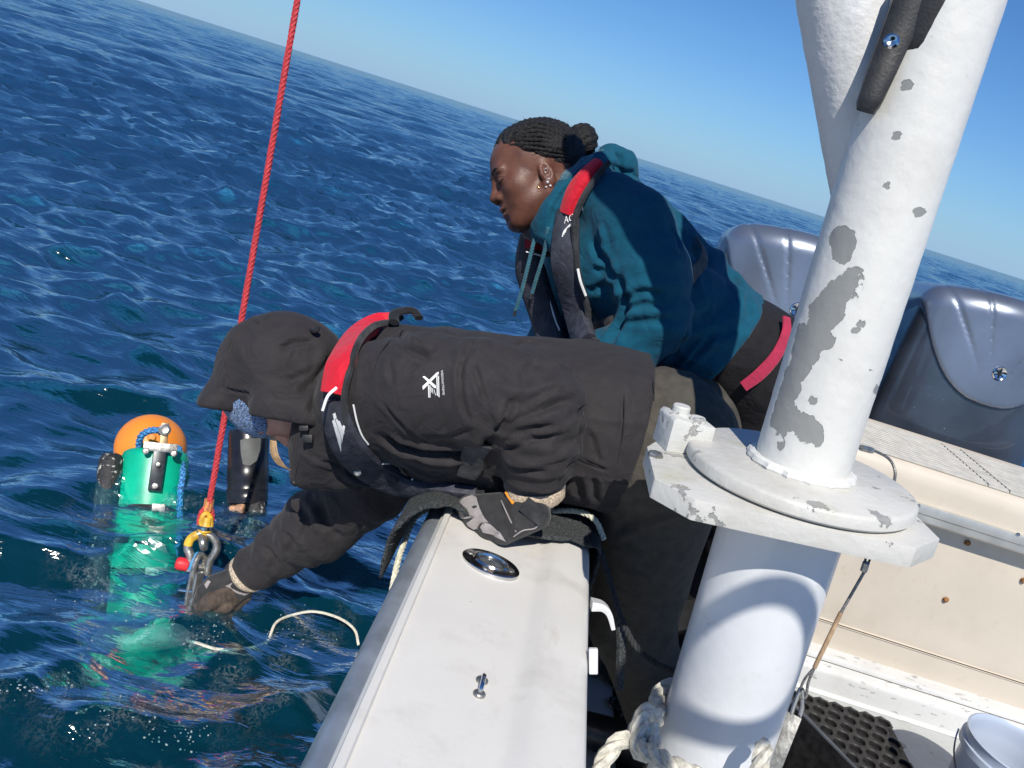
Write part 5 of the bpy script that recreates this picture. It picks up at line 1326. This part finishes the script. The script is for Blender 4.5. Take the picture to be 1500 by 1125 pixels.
# dark collar under the chin
def f_col(p): return smax(smin(s_cap(p, W(792, 322, 1.66), W(842, 300, 1.70), .050, .062), s_cap(p, W(786, 340, 1.70), W(800, 350, 1.72), .028, .04), .02), -s_cap(p, W(770, 300, 1.66), W(842, 290, 1.70), .044, .054), .004)
sdf_obj('inner_collar', f_col, A(W(810, 320, 1.68)) - .13, A(W(810, 320, 1.68)) + .13, .0045, cloth('plum_grey', (.045, .035, .045), .85), woman)
# life vest, near and far panels
BVh2 = bvh_of(hoodie, hoodw)
far_n = (-VF - VR * .6).normalized()
mb = MB(); ribbon(mb, BVh2, [(840, 312), (834, 345), (836, 385), (846, 425), (856, 465), (866, 510)], [34, 42, 46, 46, 46, 42], .030, .003, fall=1.56); vw = mb.build('life_vest', M_vest, woman)
mb = MB(); ribbon(mb, BVh2, [(884, 252), (868, 266), (853, 286), (842, 316)], [26, 32, 34, 30], .026, .006, fall=1.58); mb.build('red_yoke', M_red, vw)
mb = MB(); ribbon(mb, BVh2, [(894, 254), (881, 268), (866, 292), (856, 322), (854, 360), (858, 400), (868, 440), (878, 480), (882, 508)], [6, 7, 8, 8, 8, 8, 8, 9, 9], .012, .018, fall=1.56); mb.build('zip_edge', M_web, vw)
BVv2 = bvh_of(vw, hoodie, hoodw)
mb = MB(); ribbon(mb, BVv2, [(831, 301), (842, 297), (856, 288)], 4, .003, .030, fall=1.54); mb.build('white_piping', M_piping, vw)
mb = MB(); line_on(mb, BVh2, [(856, 392), (860, 410), (866, 432)], .0028, .022); mb.build('white_piping', M_piping, vw)
text_on('vest_lettering', 'AC', BVv2, (827, 328), (.62, -.25), (.0, -1), 15, M_piping, vw, .0015)
mb = MB()
for k in range(3):
    line_on(mb, BVv2, [(824 + k * 2, 347 - k * 3), (827 + k * 2, 338 - k * 2), (834 + k * 1.5, 332 - k * 2), (841, 329 - k * 2)], .0013, .001)
mb.build('vest_print', M_piping, vw)
farp = [W(776, 345, 1.69), W(775, 385, 1.72), W(785, 425, 1.74), W(800, 470, 1.75), W(812, 515, 1.74)]
mb = MB(); pp = smooth_path(farp, 6); sweep(mb, pp, [(.006, -.034), (.013, -.022), (.014, .022), (.006, .034), (-.006, .034), (-.010, 0), (-.006, -.034)], up=(-VF * .8 - VR * .35 + VD * .1), scale=[.62 + .42 * min(1, i / 8) for i in range(len(pp))]); mb.build('vest_panel', M_vest, vw, sharp=70)
mb = MB(); pr_ = smooth_path([W(790, 330, 1.66), W(784, 350, 1.67), W(783, 362, 1.68)], 4); sweep(mb, pr_, [(.009, -.020), (.016, 0), (.009, .020), (-.006, .0)], up=-VF); mb.build('red_panel', cloth('dark_red', (.30, .008, .02), .7), vw)
mb = MB(); tube(mb, [W(771, 369, 1.665), W(784, 372, 1.66), W(798, 376, 1.655)], .0035, 8, flat=.5); mb.build('white_piping', M_piping, vw)
mb = MB(); tube(mb, smooth_path([W(801, 423, 1.72), W(808, 450, 1.725), W(814, 470, 1.72), W(820, 484, 1.71)], 5), .0019, 6); mb.build('white_piping', M_piping, vw)
mb = MB(); tube(mb, smooth_path([W(785, 345, 1.655), W(782, 356, 1.65), W(780, 372, 1.65)], 4), .0022, 6); mb.build('zip_pull', M_steel, vw)
# drawstrings, zip of the hoodie
M_str = cloth('teal_cord', (.03, .12, .16), .85, .2, 900)
for pts in ([(803, 333, 1.58), (797, 370, 1.60), (785, 410, 1.62), (779, 430, 1.63)], [(783, 350, 1.62), (772, 395, 1.62), (763, 430, 1.63), (755, 455, 1.64)]):
    mb = MB(); rope(mb, smooth_path([W(*q) for q in pts], 8), .0042, 3, .02); mb.build('drawstring', M_str, woman)
    a = W(*pts[-1]); mb = MB(); tube(mb, [a + VD * -.002, a + VD * .012 - VR * .003], .0032, 8); mb.build('cord_end', M_black, woman)
mb = MB(); line_on(mb, BVh2, [(806, 365), (812, 395), (820, 420), (830, 445)], .0016, .001, fall=1.66); mb.build('hoodie_zip', M_black, woman)
mb = MB(); ribbon(mb, BVw, [(1019, 352), (1028, 368), (1027, 386), (1015, 402), (1000, 418)], [13, 15, 17, 18, 18], .005, .003, fall=1.68); mb.build('waist_belt', cloth('brown_webbing', (.065, .055, .05), .9, .1, 260, .3, .8), vw)
mb = MB(); ribbon(mb, BVw, [(872, 482), (888, 478), (908, 466)], [24, 22, 18], .005, .002, fall=1.6); mb.build('waist_belt', cloth('brown_webbing', (.065, .055, .05), .9, .1, 260, .3, .8), vw)
# leggings with a red band
def f_leg(p):
    f = smin(chain(p, [C(1065, 505, 1.70, 76), C(1098, 530, 1.73, 80)], .02), chain(p, [C(1060, 510, 1.90, 76), C(1095, 532, 1.91, 78)], .02), .07)
    f = smin(f, chain(p, [C(1085, 480, 1.78, 46), C(1112, 512, 1.80, 44)], .02), .05)
    f = smin(f, chain(p, [(hw_n, .118), (kw_n, .078), (footw_n + Vector((0, 0, .2)), .06)], .03), .04); f = smin(f, chain(p, [(hw_f, .115), (kw_f, .078), (footw_f + Vector((0, 0, .2)), .06)], .03), .04)
    b = np.abs(f) < .04; q = p[b]; f[b] -= folds(q, .003, 14, (1, 1, 1), 1.0); return f
tl = np.minimum(np.minimum(A(hw_n), A(footw_n)), A(footw_f)) - .19; tl[0] -= .05; th_ = np.maximum(np.maximum(A(hw_n), A(hw_f)), A(footw_n)) + .17; tl[2] = DECK + .08
lg = sdf_obj('leggings', f_leg, tl, th_, .0075, M_pants, woman, 1); BVl = bvh_of(lg)
mb = MB(); ribbon(mb, BVl, [(1146, 470), (1146, 492), (1132, 520), (1110, 545), (1088, 562)], [14, 16, 18, 20, 18], .006, .010, fall=1.72); mb.build('red_waistband', cloth('crimson', (.36, .02, .06), .8), woman)
boots([footw_n, footw_f], woman, M_boot, Vector((-.6, .8, 0)))
# ================================================================== gear in the water
M_green = mat('green_paint', (.0, .40, .235), .38, var=.1, scale=14, bump=.15, bscale=80); nt, b = nodes_of(M_green)
c = b.inputs['Base Color'].links[0].from_socket; nt.links.new(mix_col(nt, layer_mask(nt, 26, .66, .68, 2, .5, seed=2), c, (.45, .75, .62)), b.inputs['Base Color'])
M_orange = mat('orange_float', (.80, .25, .025), .45, var=.06, scale=10, bump=.15, bscale=120)
M_foul = mat('barnacled_black', (.022, .022, .024), .6, var=.2, scale=30, bump=.9, bscale=130, dist=.006); nt, b = nodes_of(M_foul)
c = b.inputs['Base Color'].links[0].from_socket; nt.links.new(mix_col(nt, layer_mask(nt, 75, .60, .66, 3, .6), c, (.42, .42, .38)), b.inputs['Base Color'])
M_blue = mat('blue_rope', (.05, .22, .50), .8, var=.7, scale=170, bump=.7, bscale=300)
M_pale = mat('pale_plate', (.42, .52, .48), .7, var=.3, scale=14, bump=.4, bscale=60)
# the tube floats at a slant: its top out of the water, its foot below
GA = W(229, 662, 2.176); GB = W(203, 905, 2.091)
gd = (GB - GA).normalized()
def gp(t, off=Vector((0, 0, 0))): return GA.lerp(GB, t) + off
gf = (-ray(225, 760)).normalized(); gf = (gf - gd * gf.dot(gd)).normalized(); gs = gd.cross(gf)
if gs.dot(VR) < 0: gs = -gs
RG = M(46, 2.144)
ins = thing('ocean_instrument', gp(1), 'green tubular instrument with black bands floating upright beside the boat', 'instrument')
LG = (GB - GA).length
mb = MB(); lathe(mb, GA, gd, [(RG * .55, -.006), (RG * .8, -.004), (RG * .94, .004), (RG, .018), (RG, LG * .5), (RG * 1.0, LG), (RG * .8, LG + .01), (0, LG + .011)], 48); mb.build('green_housing', M_green, ins, sharp=50)
for t, hgt in ((.33, .016), (.52, .018), (.70, .02)):  # black rings round the tube, each with a small steel block
    mb = MB(); lathe(mb, gp(t), gd, [(RG + .001, 0), (RG + .004, .001), (RG + .004, hgt - .001), (RG + .001, hgt)], 40); st_ = mb.build('black_band', M_blackc, ins, sharp=40)
    mb = MB(); box(mb, gp(t) + gf * (RG + .006) + gd * hgt * .5 + gs * .02, (gs, gd, gf), (.016, hgt * .6, .005), .002); mb.build('band_block', M_steel_dull, ins)
def f_foot(p): return s_ell(p, gp(1.06) + gd * .02, (gs, gd, gf), (RG * 1.55, .040, RG * 1.2)) - .006 * noise3(p * 22) - .003 * noise3(p * 60)
sdf_obj('pale_foot', f_foot, A(gp(1.1)) - .19, A(gp(1.1)) + .19, .006, M_pale, ins, 1)
# black fouled tube strapped alongside
pa = W(164, 668, 2.105); pb = pa + gd * .52
mb = MB(); lathe(mb, pa, gd, [(.012, -.008), (.022, -.004), (.029, .006), (.031, .02), (.031, .2), (.0315, .52), (0, .521)], 28); mb.build('fouled_tube', M_foul, ins, sharp=50)
# steel bracket with bolts on the front, hinge at its head
bk0 = GA + gf * (RG + .008) + gs * .010 - gd * .012; bk1 = gp(.24) + gf * (RG + .008) + gs * .006
bx2 = (bk1 - bk0).normalized(); bxs = gf.cross(bx2)
mb = MB(); box(mb, bk0.lerp(bk1, .55), (bxs, bx2, gf), (.0165, (bk1 - bk0).length * .5, .007), .004); bro = mb.build('bracket', mat('dark_bracket', (.03, .035, .042), .35, .3, var=.3, scale=60), ins, sharp=40)
mb = MB(); box(mb, bk0 + bx2 * .008 + gf * .002, (bxs, bx2, gf), (.042, .012, .006), .003); mb.build('bracket_arm', M_steel_dull, bro, sharp=40)
for t, o, r in ((.18, -.034, .009), (.18, .034, .009), (.45, 0, .007), (.92, 0, .009)):
    c = bk0.lerp(bk1, t * 1.02) + bxs * o + gf * .008; mb = MB(); lathe(mb, c, gf, [(r, 0), (r, .005), (r * .7, .007), (0, .0075)], 12); mb.build('bolt', M_steel_dull, bro, sharp=30)
hg = W(240, 642, 2.118)
mb = MB(); box(mb, hg, (gs, gd, gf), (.010, .042, .006), .004); mb.build('hinge', mat('bronze', (.42, .30, .17), .4, .7, var=.2, scale=90), bro, sharp=40)
mb = MB(); lathe(mb, hg - gd * .022 + gf * .005, gf, [(.016, 0), (.016, .006), (.010, .009), (.006, .008), (0, .008)], 16); mb.build('bolt', M_steel_dull, bro)
# orange float behind
oc = W(221, 656, 2.284); ro_ = M(49, 2.284)
fl_ = thing('orange_float', oc - Vector((0, 0, ro_)), 'bright orange ball float behind the head of the green tube', 'float')
bm = bmesh.new(); bmesh.ops.create_uvsphere(bm, u_segments=40, v_segments=24, radius=ro_)
for q in bm.verts: q.co = q.co * Vector((1, 1, .98)) if False else q.co; q.co += oc
mb = MB(); mb.bm(bm); bm.free(); mb.build('ball', M_orange, fl_)
lg_ = W(206, 640, 2.144); mb = MB(); lathe(mb, oc + gf * (ro_ * .96) - gd * .02, gf, [(.012, -.006), (.012, .006), (.008, .010), (0, .010)], 12); mb.build('lug', M_orange, fl_)
br = MB(); rope(br, smooth_path([W(262, 655, 2.198), W(268, 690, 2.144), W(264, 722, 2.123), W(263, 770, 2.123), W(260, 800, 2.123)], 8), .0085, 3, .04); o = br.build('blue_rope', M_blue); tag(o, 'blue and white braided rope hanging down right of the green tube', 'rope')
br = MB(); rope(br, smooth_path([W(203, 655, 2.166), W(206, 640, 2.144), W(216, 632, 2.134), W(230, 630, 2.123), W(240, 636, 2.144)], 8), .0095, 3, .045); o = br.build('blue_rope', M_blue); tag(o, 'short blue rope loop on the orange float', 'rope')
# second instrument: black tube with grey label
SA = W(364, 655, 2.209); SB = W(362, 740, 2.188); sdn = (SB - SA).normalized()
s2 = thing('black_canister', SB + sdn * .2, 'black taped canister with grey label in the water by the red rope', 'instrument')
mb = MB(); lathe(mb, SA - sdn * .05, sdn, [(.046, 0), (.052, .004), (.0545, .012), (.0545, .105), (.056, .107), (.056, .145), (.0548, .148), (.0548, .165), (.0562, .168), (.0548, .173), (.0548, .185), (.056, .188), (.0548, .195), (.0548, .205), (0, .206)], 40); mb.build('canister', mat('black_tape', (.014, .014, .018), .28, var=.3, scale=14), s2, sharp=40)
mb = MB(); c = W(368, 672, 1.930)
mb2 = MB(); BVs = bvh_of(s2.children[0]); patch_on(mb2, BVs, [(352, 645), (360, 642), (382, 642), (381, 660), (376, 675), (366, 682), (356, 680), (353, 665)], .001, 1.81); mb2.build('grey_label', mat('grey_label', (.10, .105, .10), .6), s2)
for c_, r_, m_ in ((W(347, 746, 2.144), .022, mat('tan_plastic', (.40, .22, .13), .6, var=.3, scale=60, bump=.5)), ):
    def fk(p): return smin(s_box(p, c_, (VR, VD, VF), (.018, .011, .012), .006), np.linalg.norm(p - A(c_ + VR * .012 - VD * .006), axis=-1) - .011, .006) - .002 * noise3(p * 120)
    sdf_obj('tan_fitting', fk, A(c_) - .04, A(c_) + .04, .0028, m_, s2, 0)
mb = MB(); lathe(mb, W(374, 732, 2.176), sdn, [(.02, 0), (.026, .005), (.028, .02), (.028, .25), (0, .251)], 24); mb.build('fouled_pipe', M_foul, s2)

# lifting line, swivel hook and shackle
M_redr = mat('red_rope', (.56, .045, .055), .75, var=.25, scale=240, bump=.6, bscale=420)
rA = W(304, 752, 1.80); rB = W(441, -30, 1.62)
rr = MB(); rope(rr, [rA.lerp(rB, i / 60) for i in range(61)], .0068, 4, .045, 6); ro2 = rr.build('red_rope', M_redr); tag(ro2, 'taut red lifting rope running up out of the picture', 'rope')
for dx in (-9, 8):
    mb = MB(); rope(mb, smooth_path([W(306, 738, 1.80), W(303 + dx, 752, 1.80 + dx * .0006), W(301 + dx * 1.1, 770, 1.80 + dx * .0008)], 6), .0055, 3, .03); mb.build('eye_splice', M_redr, ro2)
mb = MB(); tube(mb, [W(307, 731, 1.80), W(304, 748, 1.80)], .011, 10); mb.build('whipping', mat('orange_twine', (.60, .22, .08), .8, var=.3, scale=200), ro2)
M_yel = mat('yellow_paint', (.72, .42, .04), .45, var=.2, scale=50, bump=.3)
sh = thing('swivel_shackle', W(290, 890, 1.79), 'yellow and galvanised bow shackle with red pin on the lifting rope', 'shackle')
mb = MB(); tube(mb, smooth_path([W(301, 780, 1.79), W(295, 768, 1.785), W(297, 756, 1.785), W(303, 752, 1.79), W(308, 758, 1.795), W(309, 770, 1.795), W(305, 780, 1.79)], 6), .0055, 8); mb.build('swivel_eye', M_yel, sh)
mb = MB(); lathe(mb, W(304, 758, 1.79), (W(298, 785, 1.79) - W(304, 758, 1.79)), [(.009, .0), (.013, .02), (.016, .024), (.016, .032), (.011, .036), (.011, .052), (0, .054)], 20); mb.build('swivel_body', M_yel, sh, sharp=40)
mb = MB(); lathe(mb, W(301, 767, 1.79), (W(298, 785, 1.79) - W(304, 758, 1.79)), [(.0165, .004), (.018, .006), (.018, .012), (.0165, .014)], 20); mb.build('collar', M_steel, sh, sharp=30)
mb = MB(); tube(mb, smooth_path([W(296, 785, 1.785), W(297, 796, 1.77), W(299, 802, 1.78), W(300, 790, 1.80)], 6), .0085, 10); mb.build('swivel_ring', M_steel_dull, sh)
bow = smooth_path([W(277, 836, 1.78), W(279, 815, 1.78), W(275, 803, 1.78), W(279, 790, 1.78), W(290, 783, 1.785), W(300, 782, 1.79), W(312, 788, 1.795), W(318, 800, 1.80), W(314, 812, 1.80), W(307, 822, 1.80), W(303, 842, 1.80)], 6)
mb = MB(); tube(mb, bow, [.0088 - .0012 * abs(i / len(bow) - .5) * 2 * -1 for i in range(len(bow))], 12); bo = mb.build('bow', M_steel_dull, sh)
mb = MB(); tube(mb, [bow[i] for i in range(14, 25)], [.0100] * 11, 12); mb.build('yellow_band', M_yel, bo)
pn = W(302, 832, 1.80); pn2 = W(262, 826, 1.77); mb = MB(); tube(mb, [pn, pn2], .0075, 10); pin = mb.build('pin', M_steel_dull, sh)
mb = MB(); lathe(mb, W(276, 828, 1.779), (W(256, 824, 1.765) - W(276, 828, 1.779)), [(.011, 0), (.0145, .003), (.0145, .022), (.011, .027), (.006, .0265), (.005, .02), (0, .02)], 16); mb.build('red_pin_head', mat('red_paint', (.68, .02, .03), .5, var=.1, scale=60), pin)
lk = thing('steel_link', W(282, 890, 1.77), 'worn steel link and blue ring gripped by the gloved fingers', 'link')
x_, y_ = (W(300, 822, 1.78) - W(286, 822, 1.78)).normalized(), VD
mb = MB(); ring = [W(291, 832, 1.79) + (VD * math.sin(a) * .030 + (VR * .35 + VF * .9).normalized() * math.cos(a) * .016 - VR * .15 * math.sin(a) * .03) for a in np.linspace(0, 2 * math.pi, 28, endpoint=False)]
tube(mb, ring, .0075, 10, closed=True, flat=1.1); mb.build('ring', M_steel_dull, lk)
mb = MB(); tube(mb, [ring[i] - VR * .006 for i in range(14, 27)], .0072, 8); mb.build('blue_bush', mat('blue_bush', (.06, .28, .55), .5), lk)
la = W(289, 838, 1.775); lb = W(277, 898, 1.765); lx = (lb - la).normalized(); lz = (-VF - VR * .5); lz = (lz - lx * lz.dot(lx)).normalized()
for o_ in (-.007, .007):
    mb = MB(); box(mb, la.lerp(lb, .5) + lz.cross(lx) * o_ * 1.2, (lx, lz.cross(lx), lz), ((lb - la).length / 2, .0042, .011), .003); mb.build('side_plate', M_steel_dull, lk, sharp=40)
mb = MB(); tube(mb, [W(262, 864, 1.765), W(285, 867, 1.77)], .004, 8); mb.build('cotter', M_steel, lk)
# thin line floating in a loop
fl2 = MB()
def wsea(px, py, up=.006):
    q = Wz(px, py, SEA); h, _, _ = sea_surface(np.array([q.x]), np.array([q.y])); q = Wz(px, py, SEA + float(h[0])); return q + Vector((0, 0, up))
rope(fl2, smooth_path([wsea(280, 905, -.06), wsea(290, 930, -.02), wsea(320, 951, 0), wsea(365, 948, -.002), wsea(392, 935, -.006), wsea(405, 910, -.004), wsea(430, 899, -.003), wsea(460, 898, .004), wsea(495, 907, .004), wsea(518, 925), wsea(526, 942, -.005)], 10), .0031, 3, .018)
o = fl2.build('floating_line', M_rope); tag(o, 'thin pale rope floating in a loop on the water by the hull', 'rope')

# bubbles and spray beads round the gear and along one wave (too many to count)
fo = MB(); ico = bmesh.new(); bmesh.ops.create_icosphere(ico, subdivisions=1, radius=1); iv = [q.co.copy() for q in ico.verts]; ico.verts.index_update(); ifc = [[q.index for q in f.verts] for f in ico.faces]; ico.free()
spots = []
for _ in range(110):
    t = random.random(); px = 5 + 300 * t + random.gauss(0, 14); py = 985 + 105 * t ** .9 + random.gauss(0, 11) + 14 * math.sin(t * 17); spots.append((px, py, random.uniform(.0005, .0022)))
for (cx_, cy_, sx_, sy_, n_) in ((205, 905, 60, 22, 60), (285, 915, 28, 22, 50), (320, 770, 22, 26, 20), (400, 930, 50, 22, 40), (150, 800, 30, 50, 20), (215, 745, 46, 8, 30), (360, 770, 22, 14, 25)):
    for _ in range(n_): spots.append((random.gauss(cx_, sx_), random.gauss(cy_, sy_), random.uniform(.0004, .0019)))
for (px, py, r) in spots:
    q = wsea(px, py, -.0006); fo.add([q + Vector((v_.x * r * random.uniform(.8, 1.5), v_.y * r, v_.z * r * .7)) for v_ in iv], ifc)
M_foam = mat('foam', (.62, .70, .74), .15, var=.1, scale=200, spec=.8); nodes_of(M_foam)[1].inputs['Transmission Weight'].default_value = .55
o = fo.build('sea_foam', M_foam); o['kind'] = 'stuff'; o['label'] = 'white bubbles and spray beads scattered on the water'

# lacy froth lying on the water
M_froth = bpy.data.materials.new('froth'); M_froth.use_nodes = True; nt = M_froth.node_tree; N_ = nt.nodes; b = N_['Principled BSDF']; b.inputs['Base Color'].default_value = (.62, .70, .72, 1); b.inputs['Roughness'].default_value = .5
def ridge_mask(scale, lo, hi, dist_):
    tc = N_.new('ShaderNodeTexCoord'); n = N_.new('ShaderNodeTexNoise'); n.inputs['Scale'].default_value = scale; n.inputs['Detail'].default_value = 6; n.inputs['Distortion'].default_value = dist_; nt.links.new(tc.outputs['Object'], n.inputs['Vector'])
    s1 = N_.new('ShaderNodeMath'); s1.operation = 'SUBTRACT'; s1.inputs[1].default_value = .5; nt.links.new(n.outputs['Fac'], s1.inputs[0])
    s2 = N_.new('ShaderNodeMath'); s2.operation = 'ABSOLUTE'; nt.links.new(s1.outputs[0], s2.inputs[0])
    r = N_.new('ShaderNodeMapRange'); r.inputs['From Min'].default_value = hi; r.inputs['From Max'].default_value = lo; nt.links.new(s2.outputs[0], r.inputs['Value']); return r.outputs[0]
k1 = ridge_mask(38, .0, .022, 1.0); k2 = ridge_mask(85, .0, .05, .6); k3 = layer_mask(nt, 13, .50, .66, 5)
mu = N_.new('ShaderNodeMath'); mu.operation = 'MAXIMUM'; nt.links.new(k1, mu.inputs[0]); nt.links.new(k2, mu.inputs[1])
mv = N_.new('ShaderNodeMath'); mv.operation = 'MULTIPLY'; nt.links.new(mu.outputs[0], mv.inputs[0]); nt.links.new(k3, mv.inputs[1])
at = N_.new('ShaderNodeAttribute'); at.attribute_name = 'froth'; mw = N_.new('ShaderNodeMath'); mw.operation = 'MULTIPLY'; nt.links.new(mv.outputs[0], mw.inputs[0]); nt.links.new(at.outputs['Fac'], mw.inputs[1])
nt.links.new(mw.outputs[0], b.inputs['Alpha'])
def froth(blobs, x0, x1, y0, y1):
    h_ = .008; gx_ = np.arange(x0, x1, h_); gy_ = np.arange(y0, y1, h_); X, Y = np.meshgrid(gx_, gy_, indexing='ij'); h, _, _ = sea_surface(X, Y)
    w = np.zeros_like(X)
    for (cx_, cy_, r_) in blobs: w = np.maximum(w, np.exp(-((X - cx_) ** 2 + (Y - cy_) ** 2) / r_ ** 2))
    v = np.stack([X, Y, SEA + h + .003], -1).reshape(-1, 3); n0, n1 = X.shape; i = np.arange(n0 * n1).reshape(n0, n1)
    F = np.stack([i[:-1, :-1], i[1:, :-1], i[1:, 1:], i[:-1, 1:]], -1).reshape(-1, 4); keep = (w.reshape(-1)[F] > .04).any(1); F = F[keep]
    o = mesh_obj('sea_froth', v, F, M_froth); o['kind'] = 'stuff'; o['label'] = 'lacy white froth on the water round the green instrument'
    a_ = o.data.attributes.new('froth', 'FLOAT', 'POINT'); a_.data.foreach_set('value', (w * .2).astype(np.float32).ravel())
bl = []
for (px, py, rp) in ((205, 900, 60), (150, 860, 40), (275, 905, 45), (320, 900, 40), (400, 935, 50), (450, 920, 40), (330, 780, 35), (240, 745, 40), (160, 760, 40), (370, 775, 30), (60, 1000, 45), (120, 1025, 45), (190, 1055, 45), (250, 1085, 40), (0, 985, 40), (300, 980, 60), (400, 1010, 50)):
    q = Wz(px, py, SEA); bl.append((q.x, q.y, rp * q.dot(VF) / FOC * 1.3))
froth(bl, min(q[0] for q in bl) - .15, max(q[0] for q in bl) + .12, min(q[1] for q in bl) - .15, max(q[1] for q in bl) + .15)
